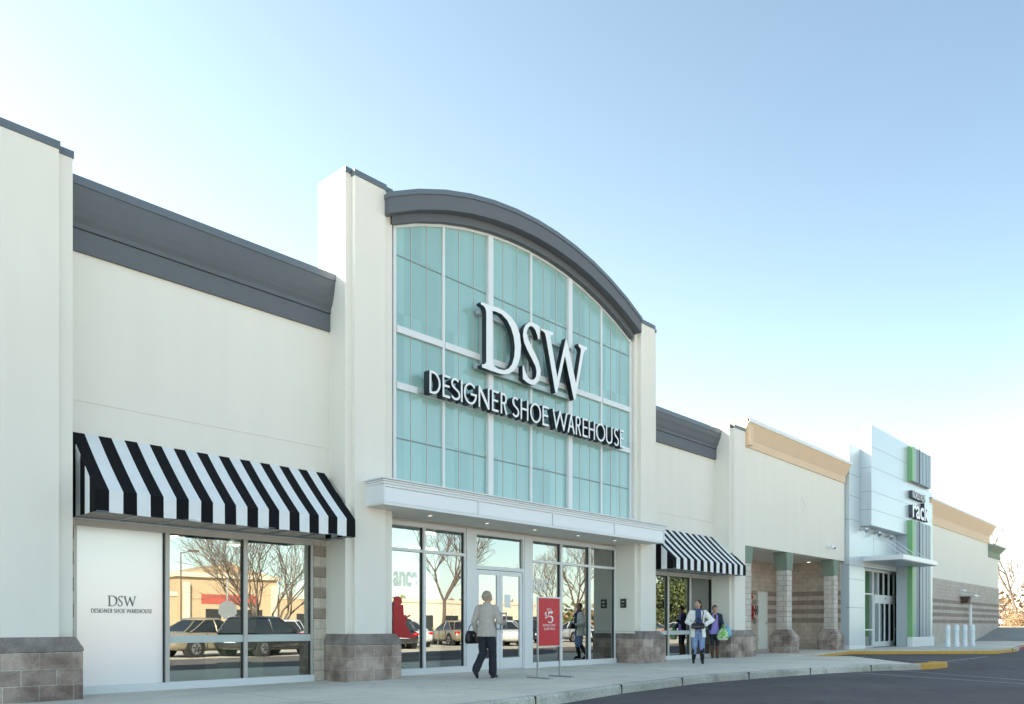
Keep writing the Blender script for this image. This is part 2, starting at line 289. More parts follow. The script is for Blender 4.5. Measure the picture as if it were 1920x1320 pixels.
# ------------------------------------------------------------------ mesh building
class MB:
    def __init__(s): s.v = []; s.f = []; s.mi = []; s.cur = 0
    def poly(s, pts, mi=None):
        i = len(s.v); s.v += [tuple(p) for p in pts]; s.f.append(list(range(i, i + len(pts)))); s.mi.append(s.cur if mi is None else mi)
    def box(s, x0, x1, y0, y1, z0, z1, mi=None):
        if x0 > x1: x0, x1 = x1, x0
        if y0 > y1: y0, y1 = y1, y0
        if z0 > z1: z0, z1 = z1, z0
        i = len(s.v)
        s.v += [(x0, y0, z0), (x1, y0, z0), (x1, y1, z0), (x0, y1, z0), (x0, y0, z1), (x1, y0, z1), (x1, y1, z1), (x0, y1, z1)]
        for q in ((0, 3, 2, 1), (4, 5, 6, 7), (0, 1, 5, 4), (1, 2, 6, 5), (2, 3, 7, 6), (3, 0, 4, 7)):
            s.f.append([i + k for k in q]); s.mi.append(s.cur if mi is None else mi)
    def loft(s, rings, cap=True, mi=None):
        i = len(s.v); n = len(rings[0])
        for r in rings: s.v += [tuple(p) for p in r]
        for a in range(len(rings) - 1):
            for k in range(n):
                s.f.append([i + a * n + k, i + a * n + (k + 1) % n, i + (a + 1) * n + (k + 1) % n, i + (a + 1) * n + k]); s.mi.append(s.cur if mi is None else mi)
        if cap:
            s.f.append([i + k for k in range(n)][::-1]); s.mi.append(s.cur if mi is None else mi)
            s.f.append([i + (len(rings) - 1) * n + k for k in range(n)]); s.mi.append(s.cur if mi is None else mi)
    def prism_y(s, pts, y0, y1, mi=None):      # pts in (x,z)
        s.loft([[(p[0], y0, p[1]) for p in pts], [(p[0], y1, p[1]) for p in pts]], True, mi)
    def prism_x(s, pts, x0, x1, mi=None):      # pts in (y,z)
        s.loft([[(x0, p[0], p[1]) for p in pts], [(x1, p[0], p[1]) for p in pts]], True, mi)
    def prism_z(s, pts, z0, z1, mi=None):
        s.loft([[(p[0], p[1], z0) for p in pts], [(p[0], p[1], z1) for p in pts]], True, mi)
    def tube(s, p0, p1, r0, r1=None, n=8, mi=None, cap=True):
        if r1 is None: r1 = r0
        p0 = Vector(p0); p1 = Vector(p1); d = (p1 - p0)
        if d.length < 1e-6: return
        q = d.to_track_quat('Z', 'Y'); A = []; B_ = []
        for k in range(n):
            a = 2 * PI * k / n; o = q @ Vector((math.cos(a), math.sin(a), 0))
            A.append(p0 + o * r0); B_.append(p1 + o * r1)
        s.loft([A, B_], cap, mi)
    def ball(s, c, r, n=10, m=7, mi=None, rot=None):
        if not hasattr(r, '__len__'): r = (r, r, r)
        rings = []
        for j in range(1, m):
            ph = PI * j / m; ring = []
            for k in range(n):
                a = 2 * PI * k / n
                p = Vector((math.cos(a) * math.sin(ph) * r[0], math.sin(a) * math.sin(ph) * r[1], -math.cos(ph) * r[2]))
                if rot: p = rot @ p
                ring.append(p + Vector(c))
            rings.append(ring)
        s.loft(rings, True, mi)
    def build(s, name, mats, parent=None, smooth=False, bevel=0.0, fixn=True):
        me = bpy.data.meshes.new(name); me.from_pydata(s.v, [], s.f)
        if not isinstance(mats, (list, tuple)): mats = [mats]
        for m in mats: me.materials.append(M[m] if isinstance(m, str) else m)
        for p, k in zip(me.polygons, s.mi): p.material_index = k
        if fixn:
            bm = bmesh.new(); bm.from_mesh(me); bmesh.ops.recalc_face_normals(bm, faces=bm.faces); bm.to_mesh(me); bm.free()
        if smooth:
            for p in me.polygons: p.use_smooth = True
        me.update()
        o = bpy.data.objects.new(name, me); COL.objects.link(o)
        if parent: o.parent = parent; o.matrix_parent_inverse = parent.matrix_basis.inverted() if False else Matrix.Identity(4)
        if bevel > 0:
            b = o.modifiers.new('bevel', 'BEVEL'); b.width = bevel; b.segments = 2; b.limit_method = 'ANGLE'; b.angle_limit = math.radians(40)
        return o

def thing(name, label, cat, loc=(0, 0, 0), rz=0, group=None):
    o = bpy.data.objects.new(name, None); COL.objects.link(o); o.location = loc; o.rotation_euler = (0, 0, rz)
    o.empty_display_size = 0.2
    tag(o, label, cat, group); return o
def tag(o, label=None, cat=None, group=None, kind=None):
    if label: o['label'] = label
    if cat: o['category'] = cat
    if group: o['group'] = group
    if kind: o['kind'] = kind
    return o
def dup(root, loc, rz=0, label=None, group=None, scale=None):
    r = root.copy(); COL.objects.link(r); r.location = loc; r.rotation_euler = (0, 0, rz)
    if scale: r.scale = scale
    if label: r['label'] = label
    if group: r['group'] = group
    for ch in list(root.children):
        c = ch.copy(); COL.objects.link(c); c.parent = r
        for g in list(ch.children):
            d = g.copy(); COL.objects.link(d); d.parent = c
    return r

# ------------------------------------------------------------------ lettering
def stroke_outline(pts, wd, closed=False):
    n = len(pts); Lf = []; Rt = []
    for i, p in enumerate(pts):
        p = Vector(p)
        if closed: a = Vector(pts[i - 1]); b = Vector(pts[(i + 1) % n])
        else: a = Vector(pts[i - 1]) if i > 0 else None; b = Vector(pts[i + 1]) if i < n - 1 else None
        d1 = (p - a).normalized() if a is not None else None; d2 = (b - p).normalized() if b is not None else None
        if d1 is None: d1 = d2
        if d2 is None: d2 = d1
        n1 = Vector((-d1.y, d1.x)); n2 = Vector((-d2.y, d2.x)); m = (n1 + n2)
        if m.length < 1e-5: m = n1
        m.normalize(); k = 1 / max(0.35, m.dot(n1))
        Lf.append(p + m * wd / 2 * k); Rt.append(p - m * wd / 2 * k)
    if closed: return [Lf, Rt]
    return [Lf + Rt[::-1]]
def arc(cx, cy, rx, ry, a0, a1, n=14):
    return [(cx + rx * math.cos(math.radians(a0 + (a1 - a0) * k / n)), cy + ry * math.sin(math.radians(a0 + (a1 - a0) * k / n))) for k in range(n + 1)]
def glyph(ch, w, h, t):
    """monoline capitals, returns list of closed outlines"""
    if ch == 'I': return [[(0, 0), (t, 0), (t, h), (0, h)]]
    if ch == 'E':
        m = h * 0.52
        return [[(0, 0), (w, 0), (w, t), (t, t), (t, m - t / 2), (w * .93, m - t / 2), (w * .93, m + t / 2), (t, m + t / 2), (t, h - t), (w, h - t), (w, h), (0, h)]]
    if ch == 'H':
        m = h * 0.52
        return [[(0, 0), (t, 0), (t, m - t / 2), (w - t, m - t / 2), (w - t, 0), (w, 0), (w, h), (w - t, h), (w - t, m + t / 2), (t, m + t / 2), (t, h), (0, h)]]
    if ch == 'N':
        return [[(0, 0), (t, 0), (t, h - 2.6 * t), (w - t * 1.05, 0), (w, 0), (w, h), (w - t, h), (w - t, 2.6 * t), (t * 1.05, h), (0, h)]]
    if ch == 'O': return stroke_outline(arc(w / 2, h / 2, w / 2 - t / 2, h / 2 - t / 2, 0, 346, 25), t, True)
    if ch == 'D':
        o = [(0, 0)] + arc(w * .32, h / 2, w * .68, h / 2, -90, 90, 18) + [(0, h)]
        i = [(t, t)] + arc(w * .32, h / 2, w * .68 - t, h / 2 - t, -90, 90, 18) + [(t, h - t)]
        return [o, i]
    if ch == 'G':
        r = w / 2 - t / 2; a = arc(w / 2, h / 2, r, h / 2 - t / 2, 42, 358, 24)
        return stroke_outline(a + [(w * .52, h / 2 - .02 * h)], t)
    if ch == 'U':
        r = w / 2 - t / 2; return stroke_outline([(t / 2, h)] + arc(w / 2, r + t / 2, r, r, 180, 360, 14) + [(w - t / 2, h)], t)
    if ch == 'S':
        top = arc(w / 2, h * .745, w * .40, h * .255 - t / 2, 35, 235, 12)
        bot = arc(w / 2, h * .265, w * .47, h * .265 - t / 2, 52, -150, 12)
        return stroke_outline(top + bot, t)
    if ch == 'W':
        return [[(0, h), (w * .25 - t * .3, 0), (w * .25 + t * .3, 0), (w * .5, h - t * 2.4), (w * .75 - t * .3, 0), (w * .75 + t * .3, 0), (w, h), (w - t * 1.05, h), (w * .75, t * 2.6), (w * .5 + t * .35, h), (w * .5 - t * .35, h), (w * .25, t * 2.6), (t * 1.05, h)]]
    if ch == 'A':
        m = h * .30
        def xl(z): return w * .5 * z / h
        return [[(0, 0), (t * 1.08, 0), (xl(m) + t * 1.08, m), (w - xl(m) - t * 1.08, m), (w - t * 1.08, 0), (w, 0), (w * .5 + t * .35, h), (w * .5 - t * .35, h)],
                [(xl(m + t) + t * 1.08, m + t), (w - xl(m + t) - t * 1.08, m + t), (w * .5, h - 2.4 * t)]]
    if ch == 'R':
        bm = h * .46; b2 = (h + bm) / 2
        o = [(0, 0), (t, 0), (t, bm), (w * .42, bm), (w - t * 1.2, 0), (w, 0), (w * .55 + t * .3, bm + .01 * h)] + arc(w * .48, b2, w * .42, (h - bm) / 2, -70, 90, 12) + [(0, h)]
        i = [(t, bm + t), (w * .46, bm + t)] + arc(w * .48, b2, w * .42 - t, (h - bm) / 2 - t, -80, 88, 10) + [(t, h - t)]
        return [o, i]
    return []
def outline_mesh(name, outs, y_front, depth, mats, parent, face_mi=0, side_mi=1):
    """outs: closed loops in (x,z); even-odd filled, extruded from y_front backwards by depth"""
    cu = bpy.data.curves.new(name, 'CURVE'); cu.dimensions = '2D'; cu.fill_mode = 'BOTH'; cu.extrude = depth / 2
    for o in outs:
        sp = cu.splines.new('POLY'); sp.points.add(len(o) - 1)
        for k, p in enumerate(o): sp.points[k].co = (p[0], p[1], 0, 1)
        sp.use_cyclic_u = True
    tmp = bpy.data.objects.new(name, cu); COL.objects.link(tmp)
    dg = bpy.context.evaluated_depsgraph_get(); me = bpy.data.meshes.new_from_object(tmp.evaluated_get(dg))
    bpy.data.objects.remove(tmp); bpy.data.curves.remove(cu)
    for v in me.vertices: x, y, z = v.co; v.co = (x, y_front + depth / 2 - z, y)
    bm = bmesh.new(); bm.from_mesh(me); bmesh.ops.recalc_face_normals(bm, faces=bm.faces)
    bm.to_mesh(me); bm.free()
    me.materials.clear()
    for m in mats: me.materials.append(M[m])
    me.update()
    for p in me.polygons: p.material_index = face_mi if abs(p.normal.y) > 0.7 and p.center.y < y_front + depth / 2 else side_mi
    o = bpy.data.objects.new(name, me); COL.objects.link(o)
    if parent: o.parent = parent
    return o
def font_outline_mesh(name, txt, x0, x1, z0, z1, y_front, depth, mats, parent, bold=0.0):
    cu = bpy.data.curves.new(name, 'FONT'); cu.body = txt; cu.size = 1; cu.extrude = 0.05; cu.fill_mode = 'BOTH'; cu.offset = bold
    tmp = bpy.data.objects.new(name, cu); COL.objects.link(tmp)
    dg = bpy.context.evaluated_depsgraph_get(); me = bpy.data.meshes.new_from_object(tmp.evaluated_get(dg))
    bpy.data.objects.remove(tmp); bpy.data.curves.remove(cu)
    xs = [v.co.x for v in me.vertices]; ys = [v.co.y for v in me.vertices]; a, b = min(xs), max(xs); c, d = min(ys), max(ys)
    for v in me.vertices:
        x, y, z = v.co
        v.co = (x0 + (x - a) / (b - a) * (x1 - x0), y_front + (depth if z < 0 else 0), z0 + (y - c) / (d - c) * (z1 - z0))
    bm = bmesh.new(); bm.from_mesh(me); bmesh.ops.recalc_face_normals(bm, faces=bm.faces); bm.to_mesh(me); bm.free()
    me.materials.clear()
    for m in mats: me.materials.append(M[m])
    me.update()
    for p in me.polygons: p.material_index = 0 if abs(p.normal.y) > 0.7 and p.center.y < y_front + depth / 2 else len(mats) - 1
    o = bpy.data.objects.new(name, me); COL.objects.link(o)
    if parent: o.parent = parent
    return o

# big serif capitals, measured on the sign plane
def rect(pts, D=11.6): return [onY(880 + a / 6.0, 550 + b / 6.0, D) for a, b in pts]
D_OUT = [(128, 98), (165, 108), (250, 138), (330, 163), (400, 203), (468, 262), (530, 350), (566, 450), (582, 585), (574, 710), (548, 800), (503, 868), (448, 905), (390, 912), (335, 900), (240, 868), (143, 832), (141, 800), (165, 797), (184, 785), (191, 762), (191, 215), (184, 178), (165, 145), (130, 122)]
D_IN = [(262, 196), (300, 205), (365, 235), (425, 300), (470, 390), (500, 490), (513, 610), (505, 715), (480, 800), (440, 848), (390, 865), (330, 852), (285, 825), (268, 790), (262, 740)]
S_OUT = [(799, 388), (795, 450), (788, 516), (774, 516), (764, 470), (742, 408), (712, 372), (682, 368), (657, 395), (648, 440), (655, 500), (690, 575), (738, 672), (782, 770), (803, 860), (800, 930), (777, 992), (740, 1028), (700, 1028), (652, 1004), (603, 962), (599, 810), (612, 812), (632, 885), (660, 945), (692, 972), (726, 970), (750, 940), (757, 885), (745, 820), (702, 732), (652, 635), (615, 548), (603, 470), (612, 400), (636, 352), (672, 326), (712, 328), (752, 348), (780, 366)]
W_OUT = [(806, 392), (875, 415), (945, 440), (943, 470), (922, 472), (914, 500), (990, 945), (1086, 508), (1106, 562), (1200, 1012), (1256, 650), (1252, 618), (1230, 596), (1227, 566), (1276, 588), (1327, 610), (1322, 634), (1300, 642), (1286, 676), (1194, 1196), (1176, 1196), (1076, 700), (988, 1118), (968, 1118), (866, 510), (852, 450), (832, 428), (808, 416)]
DSW = [rect(D_OUT), rect(D_IN), rect(S_OUT), rect(W_OUT)]
WORDS = 'DESIGNERSHOEWAREHOUSE'
WX = [(110, 207), (225, 291), (300, 376), (386, 402), (412, 526), (541, 636), (658, 717), (735, 794), (838, 893), (910, 978), (994, 1090), (1102, 1156), (1190, 1318), (1322, 1386), (1394, 1442), (1455, 1500), (1508, 1563), (1572, 1654), (1660, 1716), (1732, 1770), (1784, 1818)]
WPOS = []
for k, (a, b) in enumerate(WX):
    vv = 670 + (210 + (a - 110) * 0.30) / 4.683
    if WORDS[k] == 'W': b = 1322 if k == 12 else b
    WPOS.append((onY(780 + a / 4.683, vv, 11.6)[0], onY(780 + b / 4.683, vv, 11.6)[0]))
WZ0 = (onY(780 + 112 / 4.683, 670 + 303 / 4.683, 11.6)[1] + onY(780 + 1790 / 4.683, 670 + 800 / 4.683, 11.6)[1]) / 2
WZ1 = (onY(780 + 112 / 4.683, 670 + 108 / 4.683, 11.6)[1] + onY(780 + 1790 / 4.683, 670 + 642 / 4.683, 11.6)[1]) / 2

# ================================================================== THE SHOE STORE
store = thing('shoe_store', 'cream stucco shoe store with arched teal glass front and grey cornices', 'store', (0, 0, 0))
# --- stucco wall
b = MB()
YW = 12.27
def wall_bay(x0, x1, ztop):
    b.box(x0, x1, YW, 12.6, 2.56, 4.245); b.box(x0, x1, YW, 12.6, 4.257, ztop); b.box(x0, x1, YW + 0.012, 12.59, 4.245, 4.257)
wall_bay(3.70, 8.17, 6.42); wall_bay(18.28, 22.46, 6.27)
b.box(-30, 2.70, YW, 12.6, 0, 6.42)
b.box(3.70, 3.9, 12.33, 12.6, 0, 2.56)
# wall above the entrance behind the teal glass, and roof body
b.box(9.21, 17.29, 12.02, 12.6, 3.2, 9.2)
b.box(-30, 8.2, 12.6, 60, 3.4, 7.25); b.box(8.2, 18.2, 12.6, 60, 3.4, 7.3); b.box(18.2, 24.3, 12.6, 60, 3.4, 6.95)
b.box(-30, 24.3, 21.0, 60, -0.1, 3.4)
b.build('wall', 'stucco', store)
for q in ((7.905, 8.165, 12.36, 12.6), (22.50, 22.60, 12.36, 12.6), (3.70, 3.89, 12.315, 12.33)):
    b = MB(); b.box(*q, 0, 2.56); b.build('block_pier', 'strip', store)

def tower(x0, x1, px0, px1, ztop, ym=11.75, yp=11.65, bx0=None, bx1=None, ybase=11.65, zpil=None, yback=12.62, margin_r=0.0):
    b = MB(); b.box(x0, x1, ym, yback, 0.80, ztop - 0.095); b.box(px0, px1, yp, ym + 0.02, 0.80, (zpil or ztop) - 0.10)
    o = b.build('tower', 'stucco', store, bevel=0.006)
    c = MB(); c.box(x0 - 0.012, x1 + 0.012, ym - 0.014, yback, ztop - 0.095, ztop); zz = zpil or ztop
    c.box(px0 - 0.012, px1 + 0.012, yp - 0.014, ym + 0.02, zz - 0.10, zz + 0.004)
    c.build('coping', 'grey_cap', o)
    bx0 = x0 - 0.04 if bx0 is None else bx0; bx1 = x1 + 0.16 if bx1 is None else bx1
    s = MB(); s.box(bx0, bx1, ybase, 12.42, -0.02, 0.66); s.build('stone_base', 'stone', o, bevel=0.012)
    s = MB(); g = 0.16
    s.loft([[(bx0 - .005, ybase - .005, .662), (bx1 + .005, ybase - .005, .662), (bx1 + .005, 12.42, .662), (bx0 - .005, 12.42, .662)],
            [(bx0 - .005, ybase - .005, .70), (bx1 + .005, ybase - .005, .70), (bx1 + .005, 12.42, .70), (bx0 - .005, 12.42, .70)],
            [(x0 - .004, yp - .004, .86), (x1 + .004 + margin_r, yp - .004, .86), (x1 + .004 + margin_r, 12.42, .86), (x0 - .004, 12.42, .86)]])
    s.build('cap_stone', 'stone_cap', o)
    return o
tower(2.68, 3.70, 2.815, 3.50, 7.53, bx0=2.45, bx1=3.80)
tower(8.16, 9.21, 8.29, 8.985, 9.24, bx0=8.115, bx1=9.36, zpil=9.20)
tower(17.25, 18.27, 17.39, 18.06, 9.10, bx0=17.33, bx1=18.62, zpil=9.115)
tower(22.45, 23.40, 22.585, 23.30, 7.30, bx0=22.38, bx1=24.05, zpil=7.30, margin_r=0.25)

def cornice(x0, x1, prof, mat, capmat, parent, dz1=0.0, name='cornice'):
    """prof: list of (y,z) front outline bottom->top"""
    b = MB(); yb = 12.9
    def ring(x, dz): return [(x, y, z + (dz if z > 7.5 else dz)) for y, z in prof] + [(x, yb, prof[-1][1] + dz), (x, yb, prof[0][1])]
    b.loft([ring(x0, 0), ring(x1, dz1)])
    o = b.build(name, mat, parent)
    y, z = prof[-1]; c = MB()
    c.loft([[(x0, y - .015, z - .11), (x0, y - .015, z + .012), (x0, yb, z + .012), (x0, yb, z - .11)],
            [(x1, y - .015, z - .11 + dz1), (x1, y - .015, z + .012 + dz1), (x1, yb, z + .012 + dz1), (x1, yb, z - .11 + dz1)]])
    c.build('coping', capmat, o)
    return o
P1 = [(12.20, 6.39), (12.20, 6.765), (12.205, 6.78), (12.19, 6.79), (12.185, 6.84), (12.165, 6.93), (12.13, 7.05), (12.09, 7.17), (12.075, 7.265), (12.072, 7.375)]
P1 = [(12.22, 6.395), (12.22, 6.70), (12.235, 6.705), (12.235, 6.715), (12.20, 6.72), (12.20, 6.79), (12.16, 6.86), (12.115, 6.98), (12.08, 7.13), (12.06, 7.26), (12.06, 7.375)]
cornice(3.70, 8.16, P1, 'grey', 'grey_cap', store)
cornice(-30, 2.68, P1, 'grey', 'grey_cap', store)
P2 = [(y - 0.02, z - 0.22 if z > 7.0 else z - 0.14) for y, z in P1]
cornice(18.27, 22.45, P2, 'grey', 'grey_cap', store)

# --- arched cornice
XC = 13.12
def arcz(x, top, half=4.08, sag=1.0):
    R = (half * half + sag * sag) / (2 * sag); return top - (R - math.sqrt(max(0, R * R - (x - XC) ** 2)))
def arch_band(mb, x0, x1, t_top, t_bot, y0, y1, n=12, mi=None):
    xs = [x0 + (x1 - x0) * k / n for k in range(n + 1)]
    rings = []
    for x in xs: rings.append([(x, y0, arcz(x, t_bot)), (x, y0, arcz(x, t_top)), (x, y1, arcz(x, t_top)), (x, y1, arcz(x, t_bot))])
    mb.loft(rings, True, mi)
b = MB(); arch_band(b, 8.96, 17.20, 9.96, 9.66, 11.50, 12.9)
arch_band(b, 9.17, 17.12, 9.66, 9.50, 11.70, 12.3)
ar = b.build('arched_cornice', 'grey', store)
b = MB(); arch_band(b, 8.945, 17.215, 10.05, 9.955, 11.475, 12.9); b.build('coping', 'grey_cap', ar)
# --- teal window wall
ww = MB()
Y0 = 11.83
def bar(x0, x1, z0, z1, y0=Y0, y1=11.93): ww.box(x0, x1, y0, y1, z0, z1)
xs_m = [9.34, 10.59, 11.91, 13.25, 14.62, 15.91, 17.19]
for k, x in enumerate(xs_m):
    h = {0: .035, 2: .075, 4: .075, 6: .045}.get(k, .03)
    yy = Y0 - (0.035 if k in (2, 4) else 0.0)
    bar(x - h, x + h, 3.60, arcz(x, 9.46) - 0.01, yy)
for zc, hh in ((6.69, .065), (5.61, .065)):
    for k in range(6):
        ha = .078 if k in (2, 4) else (.038 if k == 0 else .033); hb = .078 if k + 1 in (2, 4) else (.048 if k == 5 else .033)
        ww.box(xs_m[k] + ha, xs_m[k + 1] - hb, Y0 - .02, 11.93, zc - hh, zc + hh)
arch_band(ww, 9.30, 17.235, 9.52, 9.45, Y0 - .004, 11.95)
wf = ww.build('window_wall', 'white_metal', store)
for k in range(6):
    xa, xb = xs_m[k] + .02, xs_m[k + 1] - .02
    g = MB(); n = 3
    pts = [(xa, 3.6), (xb, 3.6)] + [(xb + (xa - xb) * j / 6, arcz(xb + (xa - xb) * j / 6, 9.49)) for j in range(7)]
    g.prism_y(pts, 11.87, 11.90, 0)
    for j in (1, 2):
        x = xa + (xb - xa) * j / 3; g.box(x - .009, x + .009, 11.860, 11.872, 3.6, arcz(x, 9.45), 1)
    for z in (8.12, 4.61): g.box(xa, xb, 11.857, 11.872, z - .010, z + .010, 2)
    g.build('pane', ['teal', 'bronze', 'seam'], wf)
# white mouldings on margin beside the glass
# --- entrance canopy
b = MB(); cx0, cx1, cyf = 8.55, 17.74, 11.14
b.box(cx0, cx1, cyf + .012, 12.42, 3.17, 3.20, 1); b.box(cx0, cx1, cyf + .03, 11.82, 3.20, 3.54, 0)
b.box(cx0 - .0, cx1, cyf, cyf + .03, 3.165, 3.215, 0); b.box(cx0, cx1, cyf, cyf + .03, 3.49, 3.54, 0)
for x in (8.55, 10.89, 13.19, 15.50, 17.70): b.box(x, x + .04, cyf, cyf + .03, 3.215, 3.49, 0)
b.box(cx0 - .02, cx1 + .02, cyf - .02, 11.82, 3.54, 3.575, 0); b.box(cx0 - .035, cx1 + .035, cyf - .035, 11.82, 3.583, 3.61, 0); b.box(cx0 - .06, cx1 + .06, cyf - .06, 11.82, 3.618, 3.645, 0)
b.box(cx0 - .015, cx1 + .015, cyf - .015, 11.82, 3.573, 3.620, 2)
can = b.build('entrance_canopy', ['white_metal', 'soffit', 'bronze'], store, bevel=0.004)
b = MB()
for xa, xb in ((8.60, 10.88), (10.94, 13.18), (13.24, 15.49), (15.55, 17.69)): b.box(xa, xb, cyf + .016, cyf + .031, 3.225, 3.48)
b.build('fascia_panel', 'fascia_white', can)
for x in (10.02, 11.59, 13.11, 14.66, 16.15):
    b = MB(); b.tube((x, 11.6, 3.168), (x, 11.6, 3.150), .055, .055, 14, 0); b.tube((x, 11.6, 3.1495), (x, 11.6, 3.147), .035, .035, 12, 1)
    b.build('downlight', ['white_metal', 'lamp_white'], can)
b = MB(); b.box(9.2, 17.3, 12.42, 12.6, 3.12, 3.4); b.build('lintel', 'soffit', store)

# --- shop windows
M['rail'] = simple('pale rail', (0.52, 0.60, 0.58), 0.3, var=.03)
def shop_window(x0, x1, ztop, mull, head=0.09, sill=0.12, rail=None, panes=('glass',), mat='bronze', trans=None, name='shop_window'):
    f = MB(); y0, y1 = 12.37, 12.47
    f.box(x0, x1, y0, y1, ztop - head, ztop); f.box(x0, x1, y0 - .03, y1, 0.0, sill, 1)
    edges = [x0] + [m for m in mull] + [x1]
    f.box(x0, x0 + .05, y0, y1, sill, ztop - head); f.box(x1 - .05, x1, y0, y1, sill, ztop - head)
    for m in mull: f.box(m - .033, m + .033, y0 - .012, y1, sill, ztop - head)
    if trans:
        e2 = [x0 + .05] + sum([[m - .033, m + .033] for m in mull], []) + [x1 - .05]
        for k in range(0, len(e2), 2): f.box(e2[k], e2[k + 1], y0 + .002, y1, trans - .03, trans + .03)
    o = f.build(name, [mat, 'white_metal'], store, bevel=0.003)
    xs = [x0 + .05] + sum([[m - .033, m + .033] for m in mull], []) + [x1 - .05]
    for k in range(len(xs) // 2):
        p = MB(); mt = panes[min(k, len(panes) - 1)]
        p.box(xs[2 * k] - .004, xs[2 * k + 1] + .004, 12.425, 12.437, sill - .004, ztop - head + .004)
        p.build('pane', mt, o)
        # dark glazing gasket at the right of each pane
        q = MB(); q.box(xs[2 * k + 1] - .018, xs[2 * k + 1], 12.40, 12.424, sill, ztop - head); q.build('gasket', 'dark', o)
    if rail:
        q = MB()
        for k in rail: q.box(xs[2 * k], xs[2 * k + 1], 12.395, 12.42, .735, .855)
        q.build('push_rail', 'rail', o)
    return o
wl = shop_window(3.90, 7.90, 2.56, [5.256, 6.575], panes=('white', 'glass', 'glass'), rail=(1, 2))
wr = shop_window(18.50, 22.50, 2.56, [19.90, 21.15], rail=(0, 1))
wea = shop_window(9.21, 11.72, 3.12, [10.535], mat='white_metal', trans=2.545, sill=.13)
web = shop_window(13.86, 17.27, 3.12, [14.97, 16.12], mat='white_metal', trans=2.545, sill=.13)
# frosted pane lettering
def decal(parent, xc, z0, hh, y):
    s = hh / 1.25
    x0 = min(p[0] for p in DSW[0]); zb = min(p[1] for p in DSW[0]); zt = max(p[1] for p in DSW[0]); xr = max(p[0] for p in DSW[3])
    k = hh / (zt - zb); wd = (xr - x0) * k
    outs = [[(xc - wd / 2 + (p[0] - x0) * k, z0 + (p[1] - zb) * k) for p in o] for o in DSW]
    return outs
lx = onY(229, 1130, 12.42)[0]
z0 = onY(229, 1137, 12.42)[1]; z1 = onY(229, 1117, 12.42)[1]
outs = decal(wl, lx, z0, z1 - z0, 12.42)
zc = onY(229, 1149.5, 12.42)[1]; zd = onY(229, 1141.5, 12.42)[1]; xa = onY(171, 1145, 12.42)[0]; xb = onY(285, 1145, 12.42)[0]
tot = WPOS[-1][1] - WPOS[0][0]
for k, ch in enumerate(WORDS):
    a = xa + (WPOS[k][0] - WPOS[0][0]) / tot * (xb - xa); c = xa + (WPOS[k][1] - WPOS[0][0]) / tot * (xb - xa)
    outs += [[(a + p[0], zc + p[1]) for p in o] for o in glyph(ch, c - a, zd - zc, 0.0085)]
M['decal'] = simple('grey vinyl', (0.16, 0.19, 0.20), 0.6)
outline_mesh('lettering', outs, 12.4205, 0.003, ['decal', 'decal'], wl)
# --- doors
b = MB()
b.box(11.72, 11.99, 12.34, 12.48, 0, 3.12); b.box(13.59, 13.86, 12.34, 12.48, 0, 3.12)
b.box(11.99, 13.59, 12.352, 12.47, 3.02, 3.12); b.box(11.99, 13.59, 12.352, 12.47, 2.26, 2.34)
b.box(11.99, 12.03, 12.355, 12.47, 0, 2.26); b.box(13.55, 13.59, 12.355, 12.47, 0, 2.26); b.box(11.99, 12.03, 12.355, 12.47, 2.34, 3.02); b.box(13.55, 13.59, 12.355, 12.47, 2.34, 3.02)
df = b.build('door_frame', 'white_metal', store, bevel=0.004)
b = MB(); b.box(12.03, 13.55, 12.42, 12.43, 2.34, 3.02); b.build('pane', 'glass', df)
b = MB(); b.box(12.0, 13.58, 12.33, 12.50, -.01, .018); b.build('threshold', 'steel', df)
for (xa, xb, hx) in ((12.035, 12.785, 12.70), (12.795, 13.545, 12.88)):
    b = MB(); st = .085
    b.box(xa, xa + st, 12.38, 12.43, .02, 2.25); b.box(xb - st, xb, 12.38, 12.43, .02, 2.25)
    b.box(xa + st, xb - st, 12.38, 12.43, 2.15, 2.25); b.box(xa + st, xb - st, 12.38, 12.43, .02, .27)
    d = b.build('door', 'white_metal', store, bevel=0.003)
    b = MB(); b.box(xa + st, xb - st, 12.405, 12.415, .27, 2.15); b.build('pane', 'glass_door', d)
    b = MB(); hh = .016
    b.tube((hx, 12.27, .92), (hx, 12.27, 1.30), hh); b.tube((hx, 12.27, .93), (hx, 12.385, .93), hh); b.tube((hx, 12.27, 1.29), (hx, 12.385, 1.29), hh)
    b.build('handle', 'steel', d, smooth=True)
    if hx > 12.8:
        b = MB(); b.box(12.98, 13.16, 12.398, 12.404, 1.42, 1.72); b.build('notice', 'white_letter', d)
# --- shop interior
b = MB()
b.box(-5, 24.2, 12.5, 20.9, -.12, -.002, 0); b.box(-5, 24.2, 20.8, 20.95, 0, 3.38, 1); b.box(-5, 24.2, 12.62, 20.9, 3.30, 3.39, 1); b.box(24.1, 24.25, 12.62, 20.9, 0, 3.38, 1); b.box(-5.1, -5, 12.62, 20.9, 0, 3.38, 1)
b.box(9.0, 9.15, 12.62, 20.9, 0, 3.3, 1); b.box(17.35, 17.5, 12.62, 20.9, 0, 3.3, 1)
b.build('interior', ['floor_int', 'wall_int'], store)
M['fill_strip'] = emis('added fill strip', (1.0, 0.95, 0.86), 5.0)  # glowing strips added under the ceiling to brighten the goods behind the glass
for x, y in ((5.2, 14.4), (7.2, 14.4), (6.2, 17.0), (10.6, 14.6), (13.0, 14.6), (15.6, 14.6), (12, 17.6), (15, 17.6), (19.6, 14.6), (21.6, 14.6)):
    b = MB(); b.box(x - .6, x + .6, y - .1, y + .1, 3.26, 3.295); b.build('fill_light', 'fill_strip', store)

